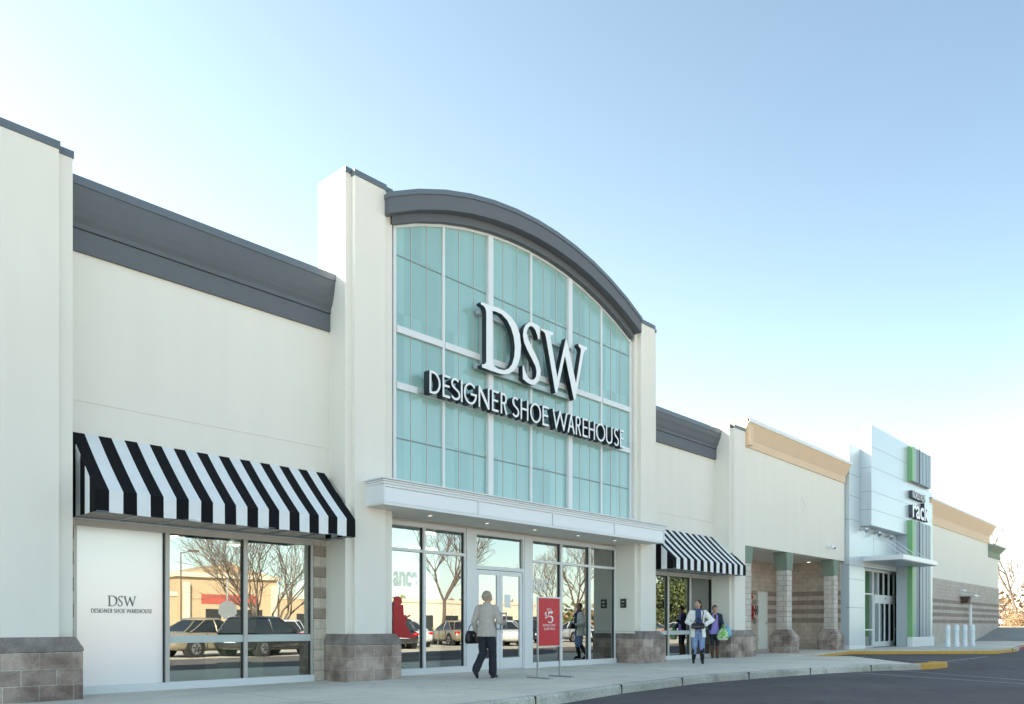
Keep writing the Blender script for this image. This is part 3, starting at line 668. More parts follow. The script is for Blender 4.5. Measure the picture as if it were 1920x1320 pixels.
# ------------------------------------------------------------------ things inside the shop windows
g = 'ceiling lamps inside the shop windows'
for k, (x, y, lab) in enumerate([(5.9, 13.6, 'warm hanging lamp inside the left shop window'), (7.35, 14.2, 'thin ceiling light inside the third pane of the left window')]):
    t = thing('hanging_lamp', lab, 'lamp', (x, y, 0))
    b = MB(); b.tube((0, 0, 3.3), (0, 0, 2.78), .008); b.build('cord', 'dark', t)
    b = MB(); b.tube((0, 0, 2.78), (0, 0, 2.56), .05, .18, 16, cap=False); b.build('lamp_shade', 'bronze', t, smooth=True)
    b = MB(); b.ball((0, 0, 2.60), .07); b.build('bulb', 'lamp', t, smooth=True)
t = thing('display_cabinet', 'cream drawer cabinet standing inside the left shop window', 'cabinet', (6.62, 12.62, 0))
b = MB(); b.box(-.42, .42, 0, .45, .03, .86); b.build('case', 'cream', t, bevel=.005)
for k in range(4): b = MB(); b.box(-.41, .41, -.02, .0, .05 + k * .2, .235 + k * .2); b.build('drawer', 'cream', t, bevel=.005)
# vinyl cut-outs stuck on the outside of the entrance glass
def vinyl(name, col, op):
    m = bpy.data.materials.new(name); m.use_nodes = True; t = m.node_tree; b = t.nodes['Principled BSDF']; b.inputs['Base Color'].default_value = (*col, 1); b.inputs['Roughness'].default_value = .4; b.inputs['Alpha'].default_value = op
    return m
M['red_vinyl'] = vinyl('red vinyl', (.50, .012, .02), .90); M['white_vinyl'] = vinyl('white vinyl', (.94, .95, .93), .28)
t = thing('window_sticker', 'red vinyl figure cut-out on the glass left of the entrance doors', 'sticker', (9.93, 12.415, 0))
def pt(u, v): p = onY(u, v, 12.42); return (p[0] - 9.93, p[1])
fig_px = [(737, 1140), (739, 1121), (743, 1118), (748, 1118), (753, 1122), (753.5, 1130), (751, 1134), (756, 1134), (757, 1154), (761, 1157), (768, 1153), (771, 1154), (764, 1158), (760, 1170), (765, 1179), (769, 1184), (770, 1190), (780, 1191), (781, 1195), (776, 1197), (752, 1196), (745, 1193), (737, 1184)]
b = MB(); b.prism_y([pt(u, v) for u, v in fig_px], 0, .003); b.build('cutout', 'red_vinyl', t)
for ua, ub, va, vb, lab in ((738, 783, 1073, 1099, 'white vinyl letters high on the glass left of the doors'), (1000, 1036, 1086, 1111, 'white vinyl letters high on the glass behind the red poster stand')):
    t = thing('window_sticker', lab, 'sticker', (0, 0, 0))
    a = onY(ua, vb, 12.42); c = onY(ub, va, 12.42)
    font_outline_mesh('lettering', 'ance', a[0], c[0], a[1], c[1] + .0, 12.415, .003, ['white_vinyl', 'white_vinyl'], t, bold=0.03)
def gondola(x, y, lab):
    t = thing('display_shelf', lab, 'shelf', (x, y, 0))
    b = MB()
    for z in (.3, .75, 1.2): b.box(-.9, .9, -.25, .25, z, z + .03)
    b.box(-.92, -.9, -.27, .27, 0, 1.35); b.box(.9, .92, -.27, .27, 0, 1.35); b.build('frame', 'cream', t)
    for z in (.33, .78, 1.23):
        for k in range(5):
            c = random.choice(['reflect_red', 'cream', 'brown', 'steel'])
            b = MB(); b.box(-.85 + k * .34, -.6 + k * .34, -.15, .12, z, z + .11); b.build('shoe_box', c, t)
gondola(10.9, 15.2, 'low shelf of shoe boxes deep inside the left entrance window')
gondola(15.6, 15.4, 'low shelf of shoe boxes deep inside the right entrance windows')
gondola(20.6, 14.8, 'low shelf of shoe boxes inside the right shop window')

# ================================================================== awnings
def make_awning():
    """origin: left end at wall, z=0 ground. width 4.23"""
    W = 4.23; n = 23; yw = 12.262; yf = 11.31; zt = 3.79; zh = 2.855; zb = 2.555; dx = W / n
    t = thing('awning', 'x', 'awning')
    c = MB(); th = .012
    for k in range(n):
        x0, x1 = k * dx, (k + 1) * dx; mi = k % 2
        sag = 0.0
        top = [(yw, zt), (yf, zh)]
        def sg(x, f):      # canvas sags a little between the ribs
            return -.016 * math.sin(PI * f) * abs(math.sin(PI * x / W * 7)) - .006 * math.sin(PI * f)
        for j in range(8):
            f0, f1 = j / 8, (j + 1) / 8
            for xa, xb in ((x0, (x0 + x1) / 2), ((x0 + x1) / 2, x1)):
                q = lambda x, f: (x, yw + (yf - yw) * f, zt + (zh - zt) * f + sg(x, f))
                c.poly([q(xa, f0), q(xa, f1), q(xb, f1), q(xb, f0)], mi)
        for xa, xb in ((x0, (x0 + x1) / 2), ((x0 + x1) / 2, x1)):
            q = lambda x, z: (x, yf + .006 * math.sin(x * 5.1 + 1) * (zh - z) / .3, z + (.004 * math.sin(x * 7) if z < zh else 0))
            zm = (zh + zb) / 2
            c.poly([q(xa, zh), q(xa, zm), q(xb, zm), q(xb, zh)], mi); c.poly([q(xa, zm), q(xa, zb), q(xb, zb), q(xb, zm)], mi)
    for xs in (0, W):
        m = 5; dy = (yw - yf) / 5.2
        for k in range(6):
            ya = yf + k * dy; yb = min(yw, yf + (k + 1) * dy)
            if ya >= yw: break
            za = zh + (ya - yf) / (yw - yf) * (zt - zh); zb2 = zh + (yb - yf) / (yw - yf) * (zt - zh)
            c.poly([(xs, ya, zb), (xs, ya, za), (xs, yb, zb2), (xs, yb, zb)], k % 2)
    bmx = c.build('canvas', ['black_cloth', 'white_cloth'], t, fixn=False)
    bmm = bmesh.new(); bmm.from_mesh(bmx.data); bmesh.ops.remove_doubles(bmm, verts=bmm.verts, dist=.0005); bmm.to_mesh(bmx.data); bmm.free()
    sm = bmx.modifiers.new('thickness', 'SOLIDIFY'); sm.thickness = .006; sm.offset = 0
    f = MB(); r = .014
    f.tube((.02, yf + .015, zb + .015), (W - .02, yf + .015, zb + .015), r); f.tube((.02, yf + .02, zh - .015), (W - .02, yf + .02, zh - .015), r)
    for k in range(8):
        x = .02 + (W - .04) * k / 7
        f.tube((x, yf + .02, zb + .02), (x, yw - .01, zb + .02), r); f.tube((x, yf + .02, zh - .02), (x, yw - .01, zt - .03), r); f.tube((x, yf + .02, zb + .02), (x, yf + .02, zh - .02), r)
    f.tube((.02, yw - .015, zb + .02), (W - .02, yw - .015, zb + .02), r)
    f.build('frame', 'steel', t)
    return t
aw = make_awning(); aw.location = (3.83, 0, 0)
aw['label'] = 'large black and white striped awning over the left shop window'; aw['group'] = 'striped awnings'
dup(aw, (18.42, 0, 0), 0, 'black and white striped awning over the window right of the entrance')

# ================================================================== signs on the teal wall
sg = thing('store_sign', 'three huge white serif capitals with black sides on the teal glass', 'sign', (0, 0, 0))
outline_mesh('letter', [DSW[0], DSW[1]], 11.60, .13, ['white_letter', 'black_letter'], sg)
outline_mesh('letter', [DSW[2]], 11.60, .13, ['white_letter', 'black_letter'], sg)
outline_mesh('letter', [DSW[3]], 11.60, .13, ['white_letter', 'black_letter'], sg)
b = MB(); b.box(11.40, 14.62, 11.735, 11.80, 6.39, 6.50); b.box(11.45, 14.62, 11.735, 11.80, 7.55, 7.63)
for x in (11.6, 13.0, 14.5): b.box(x, x + .05, 11.735, 11.86, 6.40, 7.6)
b.build('raceway', 'raceway', sg)
s2 = thing('store_sign', 'line of small white sans capitals below the three huge letters', 'sign', (0, 0, 0))
for k, ch in enumerate(WORDS):
    a, c = WPOS[k]
    outline_mesh('letter', [[(a + p[0], WZ0 + p[1]) for p in o] for o in glyph(ch, c - a, WZ1 - WZ0, .046)], 11.57, .17, ['white_letter', 'black_letter'], s2)
b = MB(); b.box(WPOS[0][0] - .1, WPOS[-1][1] + .1, 11.735, 11.80, WZ0 + .02, WZ0 + .12)
b.build('raceway', 'raceway', s2)

# ================================================================== arcade building
arc_b = thing('arcade_building', 'cream building with tan cornice and open block-column arcade', 'building', (0, 0, 0))
b = MB()
b.box(24.42, 33.42, 12.25, 12.65, 3.70, 7.05); b.box(23.41, 24.42, 12.27, 12.65, 2.5, 7.05)
b.box(24.42, 24.7, 12.65, 50, 3.9, 7.6); b.box(24.7, 33.42, 15.3, 50, 3.9, 7.55); b.box(24.7, 33.42, 12.65, 15.3, 3.9, 7.6)
b.build('wall', 'stucco_light', arc_b)
b = MB(); b.box(24.42, 33.42, 12.262, 15.06, 3.71, 3.88); b.build('soffit', 'soffit', arc_b)
b = MB(); b.box(24.0, 33.42, 15.05, 15.3, -.02, 3.71); b.box(33.40, 33.46, 12.42, 15.05, -.02, 3.71); b.box(24.30, 24.42, 12.3, 15.05, -.02, 3.71); b.build('block_wall', 'arcade', arc_b)
PT = [(12.20, 7.02), (12.20, 7.29), (12.185, 7.30), (12.17, 7.34), (12.11, 7.45), (12.02, 7.62), (11.945, 7.76), (11.94, 7.86)]
cn = cornice(24.16, 33.40, PT, 'tan', 'tan_cap', arc_b, dz1=-.07)
b = MB()
for (u, v), (u2, v2), wd in (((1503, 932), (1509, 949), .012), ((1508, 953), (1505, 960), .006)):
    p = onY(u, v, 12.247); q = onY(u2, v2, 12.247); b.poly([(p[0] - wd, 12.247, p[1]), (p[0] + wd, 12.247, p[1]), (q[0] + wd, 12.247, q[1]), (q[0] - wd, 12.247, q[1])])
b.build('scuff_mark', 'seam', arc_b)
# cornice return along the left flank
b = MB()
pr = [(24.42 - (12.20 - y), z) for y, z in PT]
pr = [(24.42 - (12.25 - y) * .85, z) for y, z in PT]
b.loft([[(x, 12.0, z) for x, z in pr] + [(24.60, 12.0, PT[-1][1]), (24.60, 12.0, PT[0][1])], [(x, 20, z) for x, z in pr] + [(24.60, 20, PT[-1][1]), (24.60, 20, PT[0][1])]])
b.build('side_cornice', 'tan', arc_b)
def col(x0, y0=12.25, full=True, wd=.41):
    b = MB(); b.box(x0, x0 + wd, y0, y0 + wd, .84, 3.06); o = b.build('column', 'column', arc_b, bevel=.006)
    c = MB(); c.loft([[(x0 - .03, y0 - .012, 3.06), (x0 + wd + .03, y0 - .012, 3.06), (x0 + wd + .03, y0 + wd + .03, 3.06), (x0 - .03, y0 + wd + .03, 3.06)],
                      [(x0 - .09, y0 - .014, 3.69), (x0 + wd + .09, y0 - .014, 3.69), (x0 + wd + .09, y0 + wd + .09, 3.69), (x0 - .09, y0 + wd + .09, 3.69)]]); c.build('capital', 'green_cap', o)
    s = MB(); e = .19
    def rg(k, z): return [(x0 - k, y0 - k, z), (x0 + wd + k, y0 - k, z), (x0 + wd + k, y0 + wd + k, z), (x0 - k, y0 + wd + k, z)]
    s.loft([rg(e, -.02), rg(e, .60), rg(.012, .87)]); s.build('stone_base', 'stone', o)
col(27.80); col(32.27)
b = MB(); b.box(24.42, 24.98, 12.27, 12.6, -.02, 3.10); pc = b.build('pilaster', 'column', arc_b)
b = MB(); b.loft([[(24.41, 12.262, 3.10), (25.0, 12.262, 3.10), (25.0, 12.61, 3.10), (24.41, 12.61, 3.10)], [(24.40, 12.262, 3.705), (25.12, 12.262, 3.705), (25.12, 12.62, 3.705), (24.40, 12.62, 3.705)]]); b.build('capital', 'green_cap', pc)
b = MB(); b.box(31.18, 31.96, 15.0, 15.06, 0, 2.40); dd = b.build('door', 'door_white', arc_b, bevel=.004)
b = MB(); b.box(31.12, 31.18, 14.98, 15.06, 0, 2.45); b.box(31.96, 32.02, 14.98, 15.06, 0, 2.45); b.box(31.18, 31.96, 14.98, 15.06, 2.40, 2.45); b.build('door_frame', 'stucco', dd)
b = MB(); b.tube((31.86, 14.94, 1.02), (31.86, 14.94, 1.18), .014); b.tube((31.86, 14.94, 1.10), (31.86, 15.0, 1.10), .02); b.build('handle', 'steel', dd)
for k in range(3): b = MB(); b.tube((31.17, 14.985, .35 + k * .8), (31.17, 14.985, .47 + k * .8), .018); b.build('hinge', 'steel', dd)
b = MB()
for x in (27.0, 29.9, 33.0): b.tube((x, 13.6, 3.708), (x, 13.6, 3.690), .07, .07, 12)
b.build('downlight', 'lamp_white', arc_b)

# alarm bell, hose valve, camera, card reader
X = onY(1411, 1118, 14.95)
t = thing('alarm_bell', 'red round alarm bell high beside the white arcade door', 'alarm bell', (X[0], 15.04, X[1]))
b = MB(); b.tube((0, 0, 0), (0, -.05, 0), .13, .12, 18); b.ball((0, -.05, 0), (.12, .07, .12), 16, 8); b.build('gong', 'red', t, smooth=True)
b = MB(); b.box(-.05, .05, -.03, .0, -.22, -.1); b.ball((.02, -.115, .04), (.045, .012, .045)); b.build('backplate', 'white_letter', t)
X = onY(1413, 1148, 14.95)
t = thing('fire_valve', 'red fire valve with black hand wheel and chain beside white door', 'fire valve', (X[0], 15.0, X[1]))
b = MB(); b.tube((-.14, .04, .12), (-.14, -.12, .12), .07); b.tube((-.14, .04, -.12), (-.14, -.12, -.12), .07); b.box(-.22, .0, -.06, .04, -.3, .3); b.build('pipe', 'red', t)
b = MB()
for k in range(16):
    a = 2 * PI * k / 16; a2 = 2 * PI * (k + 1) / 16
    b.tube((.06 + .15 * math.cos(a), -.15, .08 + .2 * math.sin(a)), (.06 + .15 * math.cos(a2), -.15, .08 + .2 * math.sin(a2)), .014, n=6)
for k in range(3):
    a = PI * k / 3; b.tube((.06 + .15 * math.cos(a), -.15, .08 + .2 * math.sin(a)), (.06 - .15 * math.cos(a), -.15, .08 - .2 * math.sin(a)), .011, n=6)
b.tube((.06, .0, .08), (.06, -.15, .08), .02); b.build('hand_wheel', 'dark', t)
b = MB(); pts = [(-.1, -.1, -.2), (0, -.1, -.32), (.08, -.1, -.40), (.0, -.1, -.46), (-.08, -.1, -.42), (-.02, -.1, -.52)]
for p, q in zip(pts[:-1], pts[1:]): b.tube(p, q, .012, n=6)
b.build('chain', 'dark', t)
X = onY(1554, 1025, 12.2)
t = thing('security_camera', 'small white security camera on the cream wall above the arcade', 'camera', (X[0], 12.25, X[1]))
b = MB(); b.box(-.08, .08, -.04, 0, -.06, .1); b.tube((0, -.03, .02), (0, -.16, .0), .03); b.build('bracket', 'white_letter', t)
b = MB(); b.ball((.02, -.2, -.02), (.10, .10, .09)); b.build('housing', 'white_letter', t, smooth=True)
b = MB(); b.ball((.05, -.25, -.06), (.06, .06, .05)); b.build('lens', 'black_trim', t, smooth=True)
X = onY(1165.5, 1130, 12.1)
t = thing('card_reader', 'black card reader box on the cream column right of the entrance', 'card reader', (17.25, 12.10, 1.60))
b = MB(); b.box(-.035, 0, -.09, .09, -.12, .12); b.build('case', 'black_trim', t, bevel=.006)
b = MB(); b.box(-.039, -.034, -.04, .05, .03, .055); b.box(-.039, -.034, -.02, .05, -.06, -.04); b.build('button', 'steel', t)

# ================================================================== department store front (metal)
dep = thing('metal_shop_front', 'silver panel shop front with projecting sign block and green fin', 'shop front', (0, 0, 0))
b = MB()
b.box(33.47, 35.25, 12.07, 12.6, 0, 8.60, 0)
b.box(35.25, 43.0, 12.07, 12.6, 3.56, 8.60, 0)
b.box(43.0, 45.35, 12.07, 12.6, 0, 8.0, 0)
b.box(33.47, 45.35, 12.6, 45, 3.9, 7.4, 0)
b.box(33.47, 45.35, 17, 45, 0, 3.9, 0)
b.build('wall', 'metal_panel', dep)
b = MB(); yj = 12.067
for z in (1.75, 2.95, 3.53, 5.45, 6.45, 7.35): b.box(33.47, 35.25 if z < 3.5 else 45.3, yj, yj + .01, z, z + .018)
for z in (1.75, 3.53, 5.45, 7.35): b.box(33.455, 33.475, 12.07, 12.25, z, z + .018)
for x in (36.4, 39.0, 41.5): b.box(x, x + .018, yj, yj + .01, 3.56, 5.3)
b.build('panel_joint', 'seam', dep)
b = MB(); b.box(33.44, 35.27, 12.045, 12.3, -.01, .16); b.build('plinth', 'white_metal', dep)
# projecting block
b = MB(); b.loft([[(34.72, 11.60, 5.27), (43.05, 11.60, 5.27), (43.05, 12.07, 5.27), (34.72, 12.07, 5.27)], [(34.72, 11.60, 9.56), (43.05, 11.60, 9.50), (43.05, 12.07, 9.50), (34.72, 12.07, 9.56)]])
blk = b.build('sign_block', 'metal_panel', dep, bevel=.01)
b = MB()
for z in (5.95, 6.72, 7.75, 8.62):
    b.box(34.72, 43.05, 11.597, 11.605, z, z + .016); b.box(34.717, 34.725, 11.6, 12.07, z, z + .016)
b.build('panel_joint', 'seam', blk)
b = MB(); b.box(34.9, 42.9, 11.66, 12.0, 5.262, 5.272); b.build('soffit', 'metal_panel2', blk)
def fins(z0, z1, x0=39.55, x1=42.62):
    b = MB(); b.box(x0, x0 + .34, 11.38, 11.60, z0, z1, 0)
    b.box(x0 + .34, x1, 11.44, 11.60, z0, z1, 1)
    x = x0 + .42; k = 0
    while x < x1 - .05:
        wdt = (.20, .10, .28, .15)[k % 4]; b.box(x, min(x + wdt, x1), 11.40, 11.44, z0 + .01, z1 - .01, 1); x += wdt + (.05, .09, .04)[k % 3]; k += 1
    b.box(x0 + 1.08, x0 + 1.14, 11.37, 11.44, z0, z1 + .02, 2)
    return b.build('fin_panel', ['fin_green', 'fin_grey', 'fin_dark'], dep)
fins(7.80, 9.42); fins(.46, 5.95)
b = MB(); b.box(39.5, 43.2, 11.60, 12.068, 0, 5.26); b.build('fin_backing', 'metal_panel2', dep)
b = MB(); b.box(39.5, 43.0, 11.36, 11.62, -.01, .455); b.build('plinth', 'white_metal', dep)
# sign lettering with real depth
s3 = thing('wall_sign', 'tall grey and white lettering on the silver sign block', 'sign', (0, 0, 0))
xa, xb = 39.75, 41.75
font_outline_mesh('lettering', 'NORDSTROM', xa, xb, 7.02, 7.38, 11.42, .18, ['white_letter', 'fin_dark'], s3, bold=.01)
font_outline_mesh('lettering', 'rack', 39.75, 42.35, 6.10, 6.98, 11.42, .18, ['white_letter', 'fin_dark'], s3, bold=.02)
# entrance canopy and rods
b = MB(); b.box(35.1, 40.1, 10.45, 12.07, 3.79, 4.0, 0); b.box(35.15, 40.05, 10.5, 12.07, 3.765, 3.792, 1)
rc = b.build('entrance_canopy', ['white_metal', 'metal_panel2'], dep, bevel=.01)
for x in (36.0, 37.3, 38.6, 39.7): b = MB(); b.tube((x, 12.07, 5.15), (x, 10.7, 4.0), .018, n=6); b.build('tension_rod', 'white_metal', rc)
for (u, v) in ((1619, 992), (1643, 999), (1665, 1006), (1692, 1012)):
    X = onY(u, v, 11.95)
    b = MB(); b.box(X[0] - .12, X[0] + .12, 11.80, 12.06, X[1] - .05, X[1] + .04, 0); b.tube((X[0], 11.85, X[1] - .05), (X[0], 11.78, X[1] - .14), .07, .09, 10, 0); b.build('spotlight', 'steel', dep)
# entrance glazing
b = MB(); y0, y1 = 12.42, 12.50
b.box(35.25, 43.0, y0 - .02, y1, 3.46, 3.56)
for x in (36.25, 37.35, 40.3, 41.2, 42.3): b.box(x, x + .09, y0, y1, 0, 3.46)
b.box(37.44, 40.3, y0 - .06, y1, 2.10, 2.42); b.box(35.25, 36.25, y0, y1, 2.40, 2.46); b.box(36.34, 37.35, y0, y1, 2.40, 2.46); b.box(40.39, 41.2, y0, y1, 2.40, 2.46); b.box(36.34, 37.35, y0, y1, .78, .84); b.box(40.39, 41.2, y0, y1, .78, .84)
b.box(36.34, 37.35, y0, y1, 0, .08); b.box(35.25, 36.25, y0, y1, 0, .08); b.box(40.39, 42.3, y0, y1, 0, .08)
for x in (38.1, 38.85, 39.6): b.box(x, x + .05, y0, y1, 2.42, 3.46)
gf = b.build('glazing_frame', 'white_metal', dep)
b = MB(); b.box(35.25, 42.95, 12.455, 12.465, .08, 3.46); b.build('pane', 'glass', gf)
b = MB(); b.box(38.8, 38.95, y0 - .075, y0 - .06, 2.24, 2.30); b.build('door_sensor', 'dark', gf)
for k in range(4):
    x = 37.46 + k * .71
    b = MB(); b.box(x, x + .06, 12.39, 12.43, .02, 2.10); b.box(x + .64, x + .70, 12.39, 12.43, .02, 2.10); b.box(x + .06, x + .64, 12.39, 12.43, .02, .26); b.box(x + .06, x + .64, 12.39, 12.43, 2.02, 2.10)
    d = b.build('sliding_door', 'white_metal', dep)
    b = MB(); b.box(x + .06, x + .64, 12.405, 12.412, .26, 2.02); b.build('pane', 'glass_door', d)
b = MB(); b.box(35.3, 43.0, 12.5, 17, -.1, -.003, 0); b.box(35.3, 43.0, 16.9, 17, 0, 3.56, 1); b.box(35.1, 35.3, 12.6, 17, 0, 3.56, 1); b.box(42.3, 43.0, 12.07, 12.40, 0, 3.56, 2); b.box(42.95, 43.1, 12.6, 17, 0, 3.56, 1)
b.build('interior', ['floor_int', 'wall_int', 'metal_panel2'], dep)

# ================================================================== rear wing
rot = math.radians(0.9)
rear = thing('rear_wing', 'long cream wing with tan cornice and striped block base at far right', 'building', (45.35, 12.40, 0), rot)
L1 = 60.3 - 45.35; L2 = 63.7 - 45.35
b = MB(); b.box(-.5, L1, 0, 35, 3.60, 6.85); b.box(-.5, L1, .5, 35, 6.85, 7.4); b.box(L1, L2, .02, 30, 3.60, 5.75); b.build('wall', 'stucco_light', rear)
b = MB(); b.box(-.5, L2 + .01, -.012, 35, -.1, 3.60); b.build('block_wall', 'rear_stone', rear)
PR = [(-.05, 6.50), (-.05, 6.95), (-.07, 7.0), (-.16, 7.15), (-.30, 7.38), (-.42, 7.58), (-.43, 7.72)]
def cor2(x0, x1, pr, mat, cap, name):
    b = MB(); b.loft([[(x, y, z) for y, z in pr] + [(x, 1.0, pr[-1][1]), (x, 1.0, pr[0][1])] for x in (x0, x1)]); o = b.build(name, mat, rear)
    y, z = pr[-1]; c = MB(); c.box(x0, x1 + .01, y - .02, 1.0, z - .08, z + .015); c.build('coping', cap, o)
cor2(-.5, L1 + .28, PR, 'tan', 'tan_cap', 'cornice')
cor2(L1 + .0, L2 + .3, [(-.03, 5.62), (-.03, 5.98), (-.1, 6.08), (-.3, 6.28), (-.42, 6.38), (-.43, 6.46)], 'green_cap', 'tan_cap', 'green_cornice')

# ================================================================== pavement, road, ramp
KZ = 0.0; AZ = -0.15
ground = MB(); ground.poly([(-400, -500, AZ), (700, -500, AZ), (700, 500, AZ), (-400, 500, AZ)])
tag(ground.build('ground', 'asphalt'), kind='structure')
sw = [(-40, 7.05), (4, 7.1), (9, 7.42), (11, 7.76), (13.9, 7.98), (16.3, 7.76), (19.2, 7.32), (21.2, 6.72), (22.25, 6.20)]
inner = []
for k, p in enumerate(sw):
    a = Vector(sw[max(0, k - 1)]); c = Vector(sw[min(len(sw) - 1, k + 1)]); d = (c - a).normalized(); inner.append((p[0] - d.y * .16, p[1] + d.x * .16))
tipC = (23.95, 6.03)
D_ = onZ(1722, 1245, -.10); E_ = onZ(1594, 1230, -.12); Fp = (24.55, 11.15)
b = MB()
i = inner
b.loft([[(x, y, -.2) for x, y in i] + [(22.4, 6.4, -.2), (21.5, 12.6, -.2), (-40, 12.6, -.2)], [(x, y, 0) for x, y in i] + [(22.4, 6.4, 0), (21.5, 12.6, 0), (-40, 12.6, 0)]])
b.poly([(21.5, 12.6, 0), (22.4, 6.4, 0), (D_[0], D_[1], -.10), (E_[0], E_[1], -.12), (Fp[0], Fp[1], 0), (Fp[0], 12.6, 0)])
tag(b.build('sidewalk', 'concrete'), kind='structure')
pad = [(24.55, 11.15), (28.8, 11.30), (32.1, 11.55), (36.68, 7.36), (40.7, 7.40), (43, 7.74), (46, 8.0), (58, 9.6), (58, 12.5), (45.3, 12.5), (45.3, 12.2), (43, 12.3), (33.5, 12.3), (33.5, 15.1), (24.4, 15.1)]
b = MB(); b.prism_z(pad, -.2, 0.0); tag(b.build('sidewalk', 'concrete'), kind='structure')
M['kerb_joint'] = simple('kerb joint', (0.05, 0.05, 0.045), 0.9)
def kerb(path, mat, name='kerb', wd=.16, z1=.004, zs=None, seg=None):
    b = MB(); n = len(path); ins = []
    for k, p in enumerate(path):
        a = Vector(path[max(0, k - 1)]); c = Vector(path[min(n - 1, k + 1)]); d = (c - a).normalized(); ins.append((p[0] - d.y * wd, p[1] + d.x * wd))
    rings = []
    for k, (p, q) in enumerate(zip(path, ins)):
        z = zs[k] if zs else z1
        d = Vector((q[0] - p[0], q[1] - p[1])).normalized() * .025
        rings.append([(p[0] - d.x * .6, p[1] - d.y * .6, -.22), (p[0], p[1], z - .03), (p[0] + d.x, p[1] + d.y, z), (q[0], q[1], z), (q[0], q[1], -.22)])
    b.loft(rings)
    if seg:       # open joints between stones
        tot = 0; nxt = seg
        for k in range(n - 1):
            A = Vector(path[k]); B2 = Vector(path[k + 1]); l = (B2 - A).length; d = (B2 - A).normalized(); nr = Vector((-d.y, d.x))
            while nxt < tot + l:
                P = A + d * (nxt - tot); z = z1 + .002
                pts = [P - nr * .02 - d * .006, P + nr * (wd + .003) - d * .006, P + nr * (wd + .003) + d * .006, P - nr * .02 + d * .006]
                b.prism_z([(q.x, q.y) for q in pts], -.16, z, 1); nxt += seg * random.uniform(.85, 1.15)
            tot += l
    o = b.build(name, [mat, 'kerb_joint'], bevel=0); return tag(o, kind='structure')
def dense(path, n=6):
    out = []
    for k in range(len(path) - 1):
        for j in range(n):
            t = j / n; out.append((path[k][0] * (1 - t) + path[k + 1][0] * t, path[k][1] * (1 - t) + path[k + 1][1] * t))
    return out + [path[-1]]
kerb(sw, 'kerb', seg=2.4)
tipb = [(22.26, 6.20), (22.9, 6.06), (23.6, 5.98), (24.05, 6.02), (24.25, 6.35)]
kerb(tipb, 'yellow', wd=.28)
kerb(pad[0:4], 'yellow', zs=[-.10, -.03, .004, .004], wd=.16)
kerb([pad[3], (38.7, 7.38), pad[4]], 'yellow', seg=3)
kerb([pad[4], (41.9, 7.58), pad[5]], 'kerb'); kerb([pad[5], pad[6], (50, 8.4)], 'red_paint'); kerb([(50, 8.4), (58, 9.6)], 'kerb')
# ramp and raised ground at the far right
b = MB()
r0 = [(56.2, 12.75), (58.6, 10.3), (70, -2.0), (95, -30)]; r1 = [(63.2, 12.75), (66.5, 8.6), (80, -4.0), (105, -30)]
ZR = 0.86
for k in range(3):
    b.poly([(*r0[k], .006), (*r0[k + 1], -.14 if k else .006), (*r1[k + 1], ZR), (*r1[k], ZR)])
M['pale_road'] = ground_mat('pale old road', (0.30, 0.30, 0.28), .12, 60)
tag(b.build('road', 'pale_road'), kind='structure')
b = MB(); b.poly([(63.2, 12.75, ZR - .004), (66.5, 8.6, ZR - .004), (80, -4, ZR - .004), (105, -30, ZR - .004), (500, -60, ZR - .004), (500, 300, ZR - .004), (63.2, 300, ZR - .004)])
tag(b.build('terrain', 'lit_grass'), kind='structure')
# road markings
def mark(p, q, wd=.09, z=AZ + .004):
    A = Vector(p); B2 = Vector(q); d = (B2 - A).normalized(); n = Vector((-d.y, d.x)) * wd / 2
    mk.poly([(*(A - n), z), (*(B2 - n), z), (*(B2 + n), z), (*(A + n), z)])
mk = MB()
mark(onZ(1609, 1262, AZ), onZ(1990, 1287, AZ)); mark(onZ(1685, 1257.5, AZ), onZ(1990, 1281, AZ))
mark(onZ(1850, 1231.5, AZ), onZ(1700, 1249, AZ), .1)
for a, c in (((1600, 1230), (1800, 1243)), ((1660, 1230), (1815, 1239)), ((1725, 1230.5), (1830, 1236))): mark(onZ(*a, AZ), onZ(*c, AZ), .1)
tag(mk.build('road_marking', 'line'), kind='structure')

# ------------------------------------------------------------------ bollards, tall post, fixture
def make_bollard():
    t = thing('bollard', 'x', 'bollard')
    b = MB(); r = .108
    prof = [(r + .02, 0), (r + .02, .04), (r, .07), (r, .74), (r + .012, .76), (r + .012, .80), (r, .82), (r, .96), (r * .85, 1.01), (r * .5, 1.045), (.01, 1.06)]
    b.loft([[(q * math.cos(a * PI / 9), q * math.sin(a * PI / 9), z) for a in range(18)] for q, z in prof]); b.build('post', 'bollard', t, smooth=True)
    return t
bl = make_bollard(); bl['group'] = 'pale bollards in front of the silver entrance'
spots = [((1777, 1213), 'pale bollard nearest the green fin, first of four'), ((1793.5, 1212.5), 'pale bollard second from the green fin'),
         ((1809, 1211.5), 'pale bollard directly in front of the tall white post'), ((1823.5, 1210.5), 'pale bollard farthest right in the row of four')]
for k, ((u, v), lab) in enumerate(spots):
    x, y = onZ(u, v)
    if k == 0: bl.location = (x, y, 0); bl['label'] = lab
    else: dup(bl, (x, y, 0), 0, lab)
t = thing('guard_post', 'tall thin white post standing behind the bollards', 'post', (54.0, 12.25, 0))
b = MB(); b.tube((0, 0, 0), (0, 0, 2.25), .085, n=12); b.ball((0, 0, 2.25), (.085, .085, .04)); b.build('post', 'white_letter', t, smooth=False)
b = MB(); b.box(-.14, .14, -.1, .1, 0, .15); b.build('base', 'concrete', t)
t = thing('wall_lamp', 'brown wall lamp with pale flat hood above the tall white post', 'lamp', (52.9, 12.45, 2.62))
b = MB(); b.box(-.35, .5, -.75, 0, .12, .19); b.box(.5, .9, -.7, -.2, .13, .17); b.build('hood', 'metal_panel', t)
